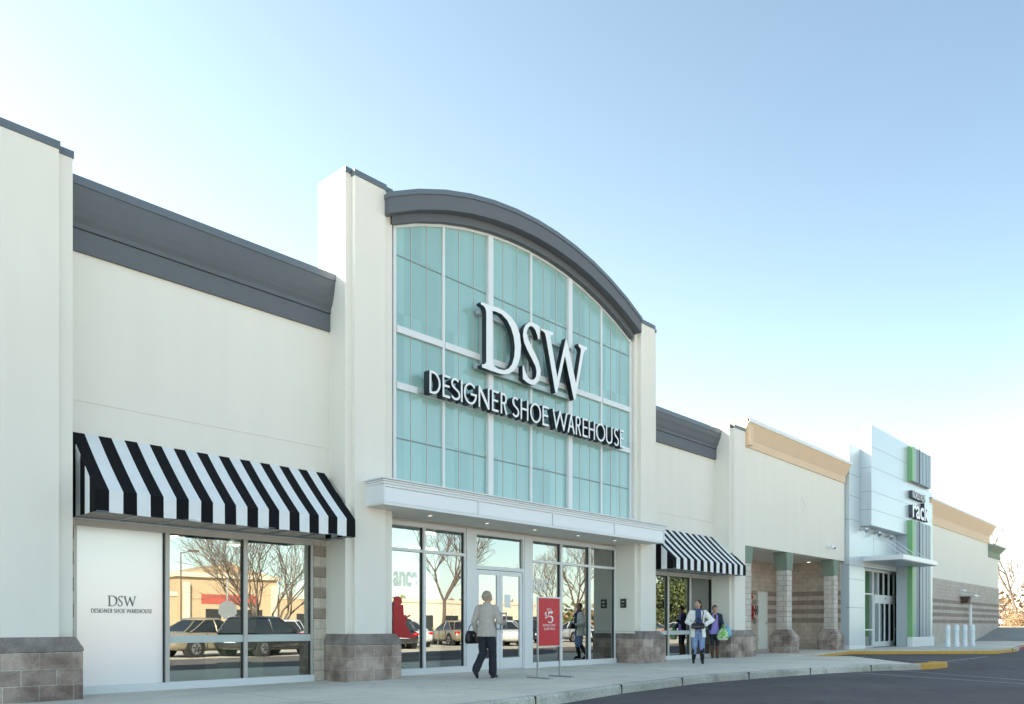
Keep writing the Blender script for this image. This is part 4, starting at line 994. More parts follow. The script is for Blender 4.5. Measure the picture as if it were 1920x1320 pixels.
b = MB(); b.loft([[(-.05, -.3, -.28), (.55, -.3, -.28), (.55, 0, -.28), (-.05, 0, -.28)], [(-.25, -.45, .12), (.25, -.45, .12), (.25, 0, .12), (-.25, 0, .12)]]); b.build('housing', 'brown', t)
b = MB(); b.tube((-.9, -.05, .5), (-.9, -.3, .45), .06); b.ball((-.9, -.33, .44), .10); b.build('sensor', 'white_letter', t, smooth=True)

# ------------------------------------------------------------------ poster stand
x, y = onZ(1030, 1271)
px0, py0 = 11.17, 9.86
t = thing('sign_stand', 'red gift offer poster in a steel floor stand outside the doors', 'sign stand', (11.22, 9.86, 0))
PW = .66
b = MB()
for xx in (0, PW): b.box(xx - .013, xx + .013, -.013, .013, .02, 1.56)
b.box(0, PW, -.012, .012, 1.54, 1.565); b.box(0, PW, -.012, .012, .60, .62); b.build('frame', 'steel', t)
for xx in (0, PW): b = MB(); b.box(xx - .03, xx + .03, -.30, .26, 0, .028); b.box(xx - .04, xx + .04, -.33, -.27, 0, .034); b.build('foot', 'steel', t, bevel=.004)
b = MB(); b.box(.015, PW - .015, -.008, .008, .62, 1.54); po = b.build('poster', 'red_sign', t)
M['poster_txt'] = simple('white print', (0.85, 0.78, 0.76), 0.5)
def stand_text(s, xa, xb, za, zb, bold=0.0): font_outline_mesh('lettering', s, xa, xb, za, zb, -.011, .002, ['poster_txt', 'poster_txt'], po, bold)
stand_text('GET A', .26, .40, 1.30, 1.345); stand_text('BONUS CARD', .15, .52, .995, 1.04); stand_text('& GIFT BOX', .18, .50, .925, .97)
def stroke_glyph(pts, wds):
    Lf, Rt = [], []
    for k, p in enumerate(pts):
        a = Vector(pts[max(0, k - 1)]); c = Vector(pts[min(len(pts) - 1, k + 1)]); d = (c - a).normalized(); n = Vector((-d.y, d.x)) * wds[k] / 2
        Lf.append(Vector(p) + n); Rt.append(Vector(p) - n)
    return Lf + Rt[::-1]
five_bowl = arc(.36, 1.13, .075, .062, 125, -140, 14)
five = [[(.315, 1.245), (.43, 1.245), (.445, 1.29), (.315, 1.285)], [(.302, 1.285), (.318, 1.285), (.318, 1.175), (.302, 1.165)], stroke_glyph(five_bowl, [.012, .018, .026, .032, .038, .042, .042, .040, .036, .03, .024, .018, .018, .024, .03])]
dol = arc(.235, 1.235, .03, .024, 40, 240, 8) + arc(.235, 1.185, .034, .026, 60, -140, 8)
outline_mesh('lettering', [five[0]], -.0105, .002, ['poster_txt', 'poster_txt'], po)
outline_mesh('lettering', [five[1]], -.0108, .002, ['poster_txt', 'poster_txt'], po)
outline_mesh('lettering', [five[2]], -.0111, .002, ['poster_txt', 'poster_txt'], po)
outline_mesh('lettering', [stroke_glyph(dol, [.016] * len(dol))], -.0105, .002, ['poster_txt', 'poster_txt'], po)
outline_mesh('lettering', [[(.231, 1.14), (.239, 1.14), (.239, 1.28), (.231, 1.28)]], -.0113, .002, ['poster_txt', 'poster_txt'], po)

#PEOPLE-BEGIN
# ================================================================== people
def remesh(o, vox=0.007, sm=3):
    m = o.modifiers.new('remesh', 'REMESH'); m.mode = 'VOXEL'; m.voxel_size = vox; m.use_smooth_shade = True
    s = o.modifiers.new('smooth', 'SMOOTH'); s.factor = .5; s.iterations = sm
FOLD = bpy.data.textures.new('folds', 'CLOUDS'); FOLD.noise_scale = .10; FOLD.noise_depth = 2
def folds(o, st=.016):
    m = o.modifiers.new('folds', 'DISPLACE'); m.texture = FOLD; m.strength = st; m.mid_level = .5; m.texture_coords = 'LOCAL'; return o
def limb(b, pts, n=12):
    for (p, r), (q, s) in zip(pts[:-1], pts[1:]): b.tube(p, q, r, s, n)
    for p, r in pts: b.ball(p, r * 1.0, n, 7)
def torso(b, rings, n=18):
    b.loft([[(cx + rx * math.cos(2 * PI * k / n), cy + ry * math.sin(2 * PI * k / n), z) for k in range(n)] for (cx, cy, z, rx, ry) in rings])
def hand(b, wrist, d, side, curl=0.5, thumb=None):
    """palm and five fingers; d: pointing direction, side: towards the thumb"""
    d = Vector(d).normalized(); s = Vector(side); s = (s - d * s.dot(d)).normalized(); nrm = d.cross(s); w = Vector(wrist)
    rot = Matrix((s, nrm, d)).transposed()
    b.ball(w + d * .045, (.038, .016, .05), 12, 8, rot=rot)
    for k, ln in enumerate((.062, .072, .068, .052)):
        base = w + d * .082 + s * (.028 - k * .0185); m = base + (d * math.cos(curl) + nrm * math.sin(curl)) * ln * .55; e = m + (d * math.cos(curl * 2.2) + nrm * math.sin(curl * 2.2)) * ln * .5
        b.tube(base - d * .01, m, .0092, .0085, 7); b.ball(m, .0086, 7, 5); b.tube(m, e, .0085, .0072, 7); b.ball(e, .0074, 7, 5)
    t0 = w + d * .03 + s * .028; t1 = t0 + (s * .7 + d * .6 + nrm * .3).normalized() * .038; t2 = t1 + (s * .2 + d * .9 + nrm * .5).normalized() * .03
    b.tube(t0, t1, .012, .0105, 7); b.ball(t1, .0108, 7, 5); b.tube(t1, t2, .010, .0085, 7); b.ball(t2, .0086, 7, 5)
def head(b, c, yaw=0.0, pitch=0.0):
    R = Matrix.Rotation(yaw, 3, 'Z') @ Matrix.Rotation(pitch, 3, 'X'); c = Vector(c)
    P = lambda x, y, z: c + R @ Vector((x, y, z))
    b.ball(P(0, -.012, .025), (.074, .092, .088), 18, 12, rot=R); b.ball(P(0, .018, -.03), (.058, .066, .072), 16, 10, rot=R); b.ball(P(0, .052, -.078), (.026, .024, .022), 10, 7)
    b.tube(P(0, .082, .02), P(0, .102, -.022), .009, .014, 8); b.ball(P(0, .100, -.024), .0135, 8, 6)
    for s in (-1, 1):
        b.ball(P(s * .076, -.002, -.005), (.010, .020, .032), 8, 7, rot=R); b.ball(P(s * .036, .062, -.022), (.022, .022, .024), 8, 6)
        b.tube(P(s * .012, .083, .032), P(s * .045, .072, .034), .008, .007, 6)
    b.ball(P(0, .082, -.052), (.022, .012, .009), 8, 6, rot=R)
    return P
def face_bits(t, P):
    for s in (-1, 1):
        b = MB(); b.ball(P(s * .030, .076, .012), (.012, .008, .0065), 8, 6, mi=0); b.ball(P(s * .030, .0815, .012), (.0055, .005, .0055), 7, 5, mi=1); b.build('eye', ['white_letter', 'dark'], t)
    b = MB(); b.ball(P(0, .0905, -.052), (.020, .006, .0065), 8, 6); b.build('lips', 'lip', t)
M['lip'] = simple('lips', (0.42, 0.13, 0.12), .5)
M['hair_grey'] = simple('grey blond hair', (0.34, 0.28, 0.22), .6, var=.45, scale=45, bump=.5, bscale=90)
M['hair_dark'] = simple('dark brown hair', (0.035, 0.022, 0.016), .5, var=.4, scale=40, bump=.5, bscale=90)
M['hair_brown'] = simple('brown hair', (0.09, 0.055, 0.035), .5, var=.4, scale=40, bump=.5, bscale=90)
M['jacket_grey'] = simple('grey wool jacket', (0.46, 0.42, 0.375), .85, var=.14, scale=60, bump=.4, bscale=160)
M['black_wool'] = simple('black trousers', (0.014, 0.017, 0.026), .8, var=.3, scale=14, bump=.4, bscale=30)
M['black_leather'] = simple('black leather', (0.012, 0.012, 0.013), .3, var=.3)
M['white_coat'] = simple('white coat', (0.84, 0.84, 0.80), .8, var=.06, scale=8, bump=.5, bscale=18)
M['jeans'] = simple('blue jeans', (0.22, 0.31, 0.52), .8, var=.3, scale=9, bump=.4, bscale=26)
M['scarf'] = simple('blue scarf', (0.06, 0.09, 0.20), .85, var=.5, scale=25, bump=.5, bscale=60)
M['purple'] = simple('purple top', (0.34, 0.27, 0.70), .8, var=.12, scale=9, bump=.4, bscale=20)
M['navy'] = simple('navy cardigan', (0.02, 0.03, 0.06), .85, var=.2)
M['brown_leather'] = simple('brown boots', (0.11, 0.06, 0.03), .45, var=.3)
M['green_bag'] = simple('green shopping bag', (0.22, 0.55, 0.10), .45, var=.15, scale=6)
M['white_bag'] = simple('white shopping bag', (0.72, 0.74, 0.66), .45, var=.08)
M['blue_bag'] = simple('pale blue shopping bag', (0.22, 0.50, 0.66), .45, var=.08)

def person(label, loc, face_az, P):
    """face_az: direction the person faces, degrees from +X"""
    t = thing('person', label, 'person', loc, math.radians(face_az) - PI / 2)
    b = MB()
    torso(b, [(0, 0, .80, .13, .10), (0, 0, .88, .160, .112), (0, 0, .98, .140, .10), (0, 0, 1.08, .122, .092), (0, 0, 1.20, .142, .104), (0, 0, 1.30, .160, .100), (0, 0, 1.37, .150, .080), (0, 0, 1.41, .075, .06)])
    limb(b, [((0, 0, 1.38), .062), ((P['head'][0] * .5, P['head'][1] * .5, 1.45), .050), ((P['head'][0], P['head'][1] - .01, P['head'][2] - .06), .050)])
    HP = head(b, P['head'], P.get('yaw', 0), P.get('pitch', 0))
    for sd in ('L', 'R'):
        a = P[sd]; limb(b, [(a['sh'], .050), (a['el'], .036), (a['wr'], .026)]); hand(b, a['wr'], a['hd'], a['hs'], a.get('curl', .6))
        limb(b, [(a['hip'], .085), (a['kn'], .052), (a['an'], .036)])
        toe = Vector(a['toe']); an = Vector(a['an']); limb(b, [(an - Vector((0, 0, .03)), .035), (toe, .028)])
    o = b.build('body', 'skin', t); remesh(o, .0055, 2)
    face_bits(t, HP)
    return t, HP
def sleeves(b, P, k0=.064, k1=.050, k2=.044, upto=1.0):
    for sd in ('L', 'R'):
        a = P[sd]; e = Vector(a['el']); w_ = Vector(a['wr']); limb(b, [(a['sh'], k0), (a['el'], k1), (tuple(e + (w_ - e) * upto), k2)])
def trousers(b, P, r0=.098, r1=.068, r2=.058, upto=1.0, top=.98):
    torso(b, [(0, 0, .78, .15, .115), (0, 0, .88, .170, .122), (0, 0, top, .146, .108)])
    for sd in ('L', 'R'):
        a = P[sd]; k = Vector(a['kn']); n = Vector(a['an']); limb(b, [(a['hip'], r0), (a['kn'], r1), (tuple(k + (n - k) * upto), r2)])
def boots(t, P, mat, top=0.0, r=.056, name='shoe'):
    for sd in ('L', 'R'):
        a = P[sd]; an = Vector(a['an']); kn = Vector(a['kn']); toe = Vector(a['toe']); b = MB()
        up = kn + (an - kn) * (1 - top) if top else an
        if top: limb(b, [(tuple(up), r + .006), (tuple(an + (kn - an) * .3), r), (tuple(an), r * .82)])
        else: limb(b, [(tuple(an), .045), (tuple(an - Vector((0, 0, .02))), .045)])
        d = (toe - an); limb(b, [(tuple(an - Vector((0, 0, .045))), .040), (tuple(an + d * .6 - Vector((0, 0, .0))), .040), (tuple(toe), .030)])
        dn = Vector((0, 0, -1)); h = an - Vector((d.x, d.y, 0)) * .25 
        b.tube(tuple(h - Vector((0, 0, .04))), (h.x, h.y, min(an.z - .085, h.z - .075)), .026, .022, 8)
        o = b.build(name, mat, t); remesh(o, .008, 2)

# --- woman in the grey jacket, seen from behind
P = dict(head=(.01, .035, 1.555), yaw=-.5, pitch=-.12,
    L=dict(sh=(-.165, .0, 1.345), el=(-.235, -.06, 1.09), wr=(-.25, .06, .90), hd=(0, .25, -1), hs=(.6, .6, 0), hip=(-.085, 0, .86), kn=(-.075, .0, .48), an=(-.085, -.31, .165), toe=(-.09, -.22, .035)),
    R=dict(sh=(.165, .02, 1.345), el=(.255, .06, 1.09), wr=(.215, .29, 1.06), hd=(-.3, 1, .15), hs=(-.6, 0, .8), hip=(.085, 0, .86), kn=(.085, .10, .48), an=(.085, .10, .085), toe=(.10, .245, .032)))
t, HP = person('person from behind in grey jacket and black trousers walking to the doors', (10.60, 10.62, 0), 20, P)
b = MB(); torso(b, [(0, 0, .80, .198, .150), (0, 0, .88, .195, .150), (0, 0, 1.0, .172, .132), (0, 0, 1.10, .160, .122), (0, 0, 1.22, .176, .130), (0, .0, 1.32, .182, .118), (0, .01, 1.385, .150, .092), (0, .015, 1.43, .082, .075)]); sleeves(b, P, .072, .058, .050, .95)
b.box(.145, .19, -.02, .05, .96, .975)
o_ = b.build('jacket', 'jacket_grey', t); remesh(o_, .009, 3); folds(o_, .022 if 'jacket' in ('trousers', 'jeans', 'jacket', 'coat') else .014)
b = MB(); b.loft([[(.075 * math.cos(a * PI / 8), .015 + .07 * math.sin(a * PI / 8), z) for a in range(16)] for z in (1.40, 1.455)]); b.build('collar', 'jacket_grey', t, smooth=True)
b = MB(); trousers(b, P, .105, .076, .080, .93); o_ = b.build('trousers', 'black_wool', t); remesh(o_, .009, 3); folds(o_, .022 if 'trousers' in ('trousers', 'jeans', 'jacket', 'coat') else .014)
boots(t, P, 'black_leather')
b = MB(); R_ = Matrix.Rotation(-.5, 3, 'Z'); b.ball(HP(0, -.028, .036), (.086, .094, .092), 18, 12, rot=R_); b.ball(HP(0, -.105, .0), (.042, .034, .042), 12, 8); b.ball(HP(0, -.06, -.035), (.062, .05, .045), 12, 8)
remesh(b.build('hair', 'hair_grey', t), .008, 1)
def handbag(label, loc, rz, w=.30, h=.22, d=.11, mat='black_leather', strap=None):
    t = thing('handbag', label, 'handbag', loc, rz)
    b = MB(); b.loft([[(-w / 2 * k, -d / 2 * q, z), (w / 2 * k, -d / 2 * q, z), (w / 2 * k, d / 2 * q, z), (-w / 2 * k, d / 2 * q, z)] for k, q, z in ((.88, .9, 0), (1, 1, h * .25), (.98, .85, h * .7), (.84, .35, h))]); b.build('body', mat, t, bevel=.02, smooth=True)
    b = MB()
    for k in range(10):
        a0 = PI * k / 10; a1 = PI * (k + 1) / 10
        b.tube((w * .28 * math.cos(a0), 0, h + (strap or .12) * math.sin(a0)), (w * .28 * math.cos(a1), 0, h + (strap or .12) * math.sin(a1)), .008, n=6)
    b.build('handle', mat, t)
    b = MB(); b.box(-.02, .02, -d / 2 - .004, -d / 2 + .003, h * .55, h * .72); b.build('clasp', 'steel', t)
    return t
def loc_of(t, x, y, z):
    a = t.rotation_euler.z; return (t.location.x + x * math.cos(a) - y * math.sin(a), t.location.y + x * math.sin(a) + y * math.cos(a), z)
handbag('black leather handbag hanging at the side of the grey jacket', loc_of(t, -.30, -.02, .66), t.rotation_euler.z + 1.2, .30, .25, .10)

# --- woman in white coat
P = dict(head=(.0, .02, 1.555), yaw=-.75, pitch=-.08,
    L=dict(sh=(-.17, 0, 1.345), el=(-.36, -.02, 1.15), wr=(-.16, .17, 1.02), hd=(.9, .4, -.1), hs=(0, .3, 1), curl=.9, hip=(-.085, 0, .86), kn=(-.10, .06, .49), an=(-.11, -.02, .10), toe=(-.115, .13, .035)),
    R=dict(sh=(.17, 0, 1.345), el=(.27, -.02, 1.10), wr=(.16, .17, 1.03), hd=(-.9, .4, -.1), hs=(0, .3, 1), curl=.9, hip=(.085, 0, .86), kn=(.08, .03, .48), an=(.10, -.20, .12), toe=(.11, -.06, .032)))
t, HP = person('person in white coat, blue scarf, jeans and tall black boots walking past the window', (18.27, 10.46, 0), 214, P)
b = MB()
n = 16
def coat_ring(z, rx, ry, gap):    # open at the front
    out = []; inn = []
    for k in range(n + 1):
        a = PI / 2 + gap + (2 * PI - 2 * gap) * k / n; out.append((rx * math.cos(a), ry * math.sin(a), z)); inn.append(((rx - .018) * math.cos(a), (ry - .018) * math.sin(a), z))
    return out + inn[::-1]
b.loft([coat_ring(.70, .205, .165, .55), coat_ring(.80, .200, .160, .50), coat_ring(.95, .175, .138, .45), coat_ring(1.08, .162, .125, .42), coat_ring(1.22, .176, .132, .38), coat_ring(1.32, .180, .120, .34), coat_ring(1.385, .14, .095, .34), coat_ring(1.42, .09, .08, .34)])
sleeves(b, P, .075, .066, .056, .92); o_ = b.build('coat', 'white_coat', t); remesh(o_, .009, 2); folds(o_, .022 if 'coat' in ('trousers', 'jeans', 'jacket', 'coat') else .014)
b = MB(); torso(b, [(0, 0, .84, .166, .122), (0, 0, .98, .148, .110), (0, 0, 1.08, .132, .102), (0, 0, 1.20, .150, .114), (0, 0, 1.30, .150, .106), (0, 0, 1.38, .10, .075)]); b.build('sweater', 'scarf', t, smooth=True)
b = MB(); b.loft([[((.078 + dr) * math.cos(a * PI / 8), .012 + (.075 + dr) * math.sin(a * PI / 8), z) for a in range(16)] for z, dr in ((1.375, .012), (1.41, .028), (1.45, .01))]); b.tube((-.03, .11, 1.38), (-.055, .14, 1.02), .04, .035, 8); b.tube((.04, .11, 1.38), (.05, .14, 1.08), .04, .035, 8); o_ = b.build('scarf', 'scarf', t); remesh(o_, .009, 2); folds(o_, .022 if 'scarf' in ('trousers', 'jeans', 'jacket', 'coat') else .014)
b = MB(); trousers(b, P, .098, .072, .058, .55, .92); o_ = b.build('jeans', 'jeans', t); remesh(o_, .009, 3); folds(o_, .022 if 'jeans' in ('trousers', 'jeans', 'jacket', 'coat') else .014)
boots(t, P, 'black_leather', .82, .060, 'boot')
b = MB(); R_ = Matrix.Rotation(-.75, 3, 'Z'); b.ball(HP(0, -.028, .036), (.085, .092, .090), 18, 12, rot=R_); b.ball(HP(0, -.09, -.03), (.05, .045, .06), 12, 8); b.ball(HP(.0, -.10, -.09), (.03, .03, .06), 10, 8)
remesh(b.build('hair', 'hair_dark', t), .008, 1)
hb = handbag('black handbag held at the waist over a white coat', loc_of(t, .02, .26, .92), t.rotation_euler.z, .34, .15, .14)
b = MB(); b.tube((-.10, .0, .15), (-.15, -.15, .45), .011, n=6); b.tube((-.15, -.15, .45), (-.13, -.28, .50), .011, n=6); b.build('strap', 'black_leather', hb)

# --- woman in purple
P = dict(head=(.0, .03, 1.50), yaw=.1, pitch=-.28,
    L=dict(sh=(-.155, 0, 1.30), el=(-.22, .0, 1.06), wr=(-.20, .13, .94), hd=(0, .3, -1), hs=(.4, .9, 0), curl=1.0, hip=(-.08, 0, .83), kn=(-.08, .02, .46), an=(-.075, .0, .09), toe=(-.08, .14, .032)),
    R=dict(sh=(.155, 0, 1.30), el=(.215, .04, 1.06), wr=(.06, .23, 1.16), hd=(-.3, .6, .7), hs=(-.8, 0, .3), curl=.9, hip=(.08, 0, .83), kn=(.08, .05, .46), an=(.075, -.03, .09), toe=(.08, .11, .032)))
t, HP = person('person in purple top and brown boots looking at a phone by the column', (21.72, 11.86, 0), 214, P)
b = MB(); torso(b, [(0, 0, .74, .172, .130), (0, 0, .84, .174, .13), (0, 0, .96, .150, .115), (0, 0, 1.06, .135, .105), (0, 0, 1.18, .152, .118), (0, 0, 1.28, .172, .116), (0, 0, 1.345, .150, .092), (0, 0, 1.385, .085, .07)]); o_ = b.build('top', 'purple', t); remesh(o_, .009, 2); folds(o_, .022 if 'top' in ('trousers', 'jeans', 'jacket', 'coat') else .014)
b = MB(); b.loft([coat_ring(.86, .185, .142, .75), coat_ring(.96, .165, .130, .7), coat_ring(1.08, .150, .118, .65), coat_ring(1.2, .166, .13, .6), coat_ring(1.30, .182, .125, .55), coat_ring(1.365, .15, .10, .5), coat_ring(1.395, .10, .085, .5)]); sleeves(b, P, .074, .058, .050, .92); o_ = b.build('cardigan', 'navy', t); remesh(o_, .009, 2); folds(o_, .022 if 'cardigan' in ('trousers', 'jeans', 'jacket', 'coat') else .014)
b = MB(); trousers(b, P, .095, .066, .058, .30, .90); o_ = b.build('leggings', 'black_wool', t); remesh(o_, .009, 3); folds(o_, .022 if 'leggings' in ('trousers', 'jeans', 'jacket', 'coat') else .014)
boots(t, P, 'brown_leather', .86, .056, 'boot')
b = MB(); R_ = Matrix.Rotation(.1, 3, 'Z'); b.ball(HP(0, -.024, .038), (.083, .090, .088), 18, 12, rot=R_); b.ball(HP(0, -.05, .10), (.05, .05, .035), 12, 8); remesh(b.build('hair', 'hair_brown', t), .008, 1)
ph = thing('phone', 'dark phone held up by the person in the purple top', 'phone', loc_of(t, .02, .33, 1.20), t.rotation_euler.z)
b = MB(); b.box(-.035, .035, -.005, .005, 0, .14); b.build('case', 'black_trim', ph, bevel=.003)
b = MB(); b.box(-.031, .031, -.0065, -.005, .006, .134); b.build('screen', 'dark', ph)
def shop_bag(label, loc, rz, mat, mat2, w, h):
    t = thing('shopping_bag', label, 'bag', loc, rz); b = MB(); rings = []
    for k in range(7):
        z = h * k / 6; s = (.72, .95, 1.05, 1.0, .9, .7, .35)[k]; ring = []
        for a in range(16):
            an = 2 * PI * a / 16; j = 1 + .10 * math.sin(3 * an + k) + .06 * math.sin(7 * an + 2 * k); ring.append((w / 2 * s * j * math.cos(an), w / 3.4 * s * j * math.sin(an), z))
        rings.append(ring)
    b.loft(rings)
    for q, f in enumerate(b.f):
        if mat2 and (q // 16 < 1 or (q * 7 + q // 16 * 3) % 11 in (0, 1, 2)): b.mi[q] = 1
    b.build('body', [mat, mat2 or mat], t, smooth=True)
    b = MB()
    for s in (-1, 1): b.tube((s * w * .12, 0, h - .02), (0, 0, h + .14), .012, .006, 6)
    b.build('handle', mat, t); return t
shop_bag('green and white shopping bag in the hand of the person in purple', loc_of(t, -.22, .20, .56), t.rotation_euler.z, 'green_bag', 'white_bag', .34, .36)
shop_bag('pale blue shopping bag behind the green and white one', loc_of(t, -.36, .10, .66), t.rotation_euler.z, 'blue_bag', None, .26, .30)
#PEOPLE-END
#BEHIND-BEGIN
# ================================================================== what stands behind the camera and far right
lot = MB(); lot.poly([(-300, -400, -.146), (500, -400, -.146), (500, -1.5, -.146), (-300, -1.5, -.146)])
tag(lot.build('parking_lot', M.setdefault('lot', ground_mat('pale bounce lot', (.40, .365, .31), .15, 30))), kind='structure')  # lot colour kept pale so the sunlit ground bounces light onto the facade

def make_tree(seed, height, spread, stems=1, depth=6, mat='bark', vase=0.5, name='bare_tree', twig=3):
    rnd = random.Random(seed); tr = MB(); br = MB(); cnt = [0]
    def grow(p, d, ln, r, k, mb):
        segs = 3; q = p
        for s in range(segs):
            nd = (d + Vector((rnd.uniform(-1, 1), rnd.uniform(-1, 1), rnd.uniform(-.3, .6))) * .12).normalized(); e = q + nd * ln / segs
            r1 = r * (1 - .18 * (s + 1) / segs * 1.3); mb.tube(q, e, r * (1 - .18 * s / segs * 1.3), r1, 5 if r > .03 else 3, cap=False); q = e; d = nd
            if k < depth and k > 0 and s < 2 and rnd.random() < .7:
                ax = Vector((rnd.uniform(-1, 1), rnd.uniform(-1, 1), rnd.uniform(-.1, .5))).normalized(); grow(q, (d * .7 + ax * .75).normalized(), ln * rnd.uniform(.45, .65), r * .42, k + 2, br)
        if k >= depth: return
        for j in range(2 + (rnd.random() < .35)):
            ax = Vector((rnd.uniform(-1, 1), rnd.uniform(-1, 1), rnd.uniform(-.2, .5))).normalized()
            grow(q, (d * .85 + ax * spread).normalized(), ln * rnd.uniform(.66, .84), r * .64, k + 1, br)
    for s in range(stems):
        a = 2 * PI * s / stems + rnd.uniform(-.4, .4); d = Vector((math.cos(a) * vase, math.sin(a) * vase, 1)).normalized() if stems > 1 else Vector((0, 0, 1))
        grow(Vector((math.cos(a) * .08, math.sin(a) * .08, 0)) if stems > 1 else Vector((0, 0, 0)), d, height * (.27 if stems == 1 else .25), height * (.0135 if stems == 1 else .0085), 0, tr)
    t = thing(name, 'x', 'tree'); tr.build('trunk', mat, t, fixn=False); br.build('branches', mat, t, fixn=False); return t
def crown_pts(rnd, w, h, z0, shape='round'):
    while True:
        x, y, z = rnd.uniform(-1, 1), rnd.uniform(-1, 1), rnd.uniform(0, 1)
        lim = {'round': math.sqrt(max(0, 1 - (2 * z - 1) ** 2)), 'cone': (1 - z) ** .7 * .95 + .05}[shape]
        if math.hypot(x, y) < lim: return Vector((x * w / 2, y * w / 2, z0 + z * h))
def leaf_crown(mb, seed, w, h, z0, nclump, nleaf, size, shape='round', spread=.5):
    rnd = random.Random(seed)
    for c in range(nclump):
        cc = crown_pts(rnd, w, h, z0, shape); mi = rnd.randrange(2)
        for k in range(nleaf):
            p = cc + Vector((rnd.gauss(0, spread), rnd.gauss(0, spread), rnd.gauss(0, spread * .7))); s = size * rnd.uniform(.6, 1.3)
            a = Vector((rnd.uniform(-1, 1), rnd.uniform(-1, 1), rnd.uniform(-1, 1))).normalized(); b_ = a.cross(Vector((rnd.uniform(-1, 1), rnd.uniform(-1, 1), rnd.uniform(-1, 1)))).normalized()
            mb.poly([p - a * s, p + b_ * s * .6, p + a * s, p - b_ * s * .6], mi)
def leafy(seed, w, h, z0, mats, label, loc, nclump=120, nleaf=40, size=.13, shape='round', name='evergreen_tree', cat='tree', group=None):
    t = thing(name, label, cat, loc, 0, group); b = MB()
    for k in range(4):
        rnd = random.Random(seed + k); b.tube((0, 0, -.1), (rnd.uniform(-.1, .1) * w, rnd.uniform(-.1, .1) * w, z0 + h * .7), .022 * h, .006 * h, 7)
    b.build('trunk', 'bark', t); b = MB(); leaf_crown(b, seed, w, h, z0, nclump, nleaf, size, shape); b.build('crown', mats, t, fixn=False); return t
M['needle2'] = simple('light evergreen leaves', (0.11, 0.13, 0.045), 0.7, var=0.4, scale=3)
M['brown_leaf2'] = simple('pale dry leaves', (0.46, 0.33, 0.18), 0.8, var=0.3, scale=2)
GZ = -.15; gp = 'bare trees across the car park'
def place(u, y, z=GZ): return (mirX(u, y), y, z)
ta = make_tree(11, 7.8, .40, stems=8, depth=6, vase=.55); ta.scale = (1.12, 1.12, 1.05); ta.location = place(505, -12); ta['label'] = 'many-stemmed bare tree mirrored in the left shop window'; ta['group'] = gp
tb = make_tree(23, 9.5, .50, stems=1, depth=7); tb.location = place(826, -10); tb['label'] = 'bare tree mirrored in the window left of the doors'; tb['group'] = gp
dup(tb, place(1082, -12), 2.2, 'bare tree mirrored in the window right of the doors', gp, (.95, .95, .95))
dup(tb, place(1040, -30), 4.0, 'farther bare tree mirrored right of the doors', gp)
for k, (u, y, w_, h_) in enumerate([(1262, -16, 4.5, 6.5), (1300, -19, 6, 8.0), (1322, -17, 4, 5.5)]):
    leafy(40 + k, w_, h_, .6, ['needle', 'needle2'], ['slim', 'tall', 'low'][k] + ' evergreen tree mirrored in the right shop window', place(u, y), 150, 40, .16, 'round', group='evergreens across the car park')
# tan shopping building across the lot
rb = thing('retail_building', 'sunlit tan and cream shops across the car park, mirrored in the windows', 'building', (0, -62, GZ))
b = MB(); b.box(22, 60, -20, 0, .9, 4.6, 0); b.box(22, 60, -.05, .0, 0, .9, 2); b.box(60, 105, -20, 0, 0, 4.4, 1); b.box(22, 105, -20, .12, 4.4, 4.9, 1)
b.box(38, 50, -12, .5, 0, 6.6, 0); b.box(37.7, 50.3, -12.3, .9, 6.6, 7.1, 1)
b.prism_y([(39, 7.1), (49, 7.1), (44, 8.4)], -8, .55, 0)
b.build('wall', ['reflect_tan', 'reflect_cream', 'reflect_red'], rb)
b = MB(); b.box(40.5, 47.5, .5, .56, 3.6, 4.7); b.build('sign_band', 'reflect_red', rb)
for x in (25, 29, 33, 53, 57, 63, 68, 73, 78, 84, 90, 96): b = MB(); b.box(x, x + 2.6, .0, .06, .3, 2.6); b.build('window', 'dark', rb)
for x in (41, 43.6, 46.2): b = MB(); b.box(x, x + 1.8, .5, .56, .2, 3.0); b.build('window', 'dark', rb)
for x in (38.4, 49.2): b = MB(); b.box(x, x + .6, .5, 1.0, 0, 6.0); b.build('pilaster', 'reflect_cream', rb)

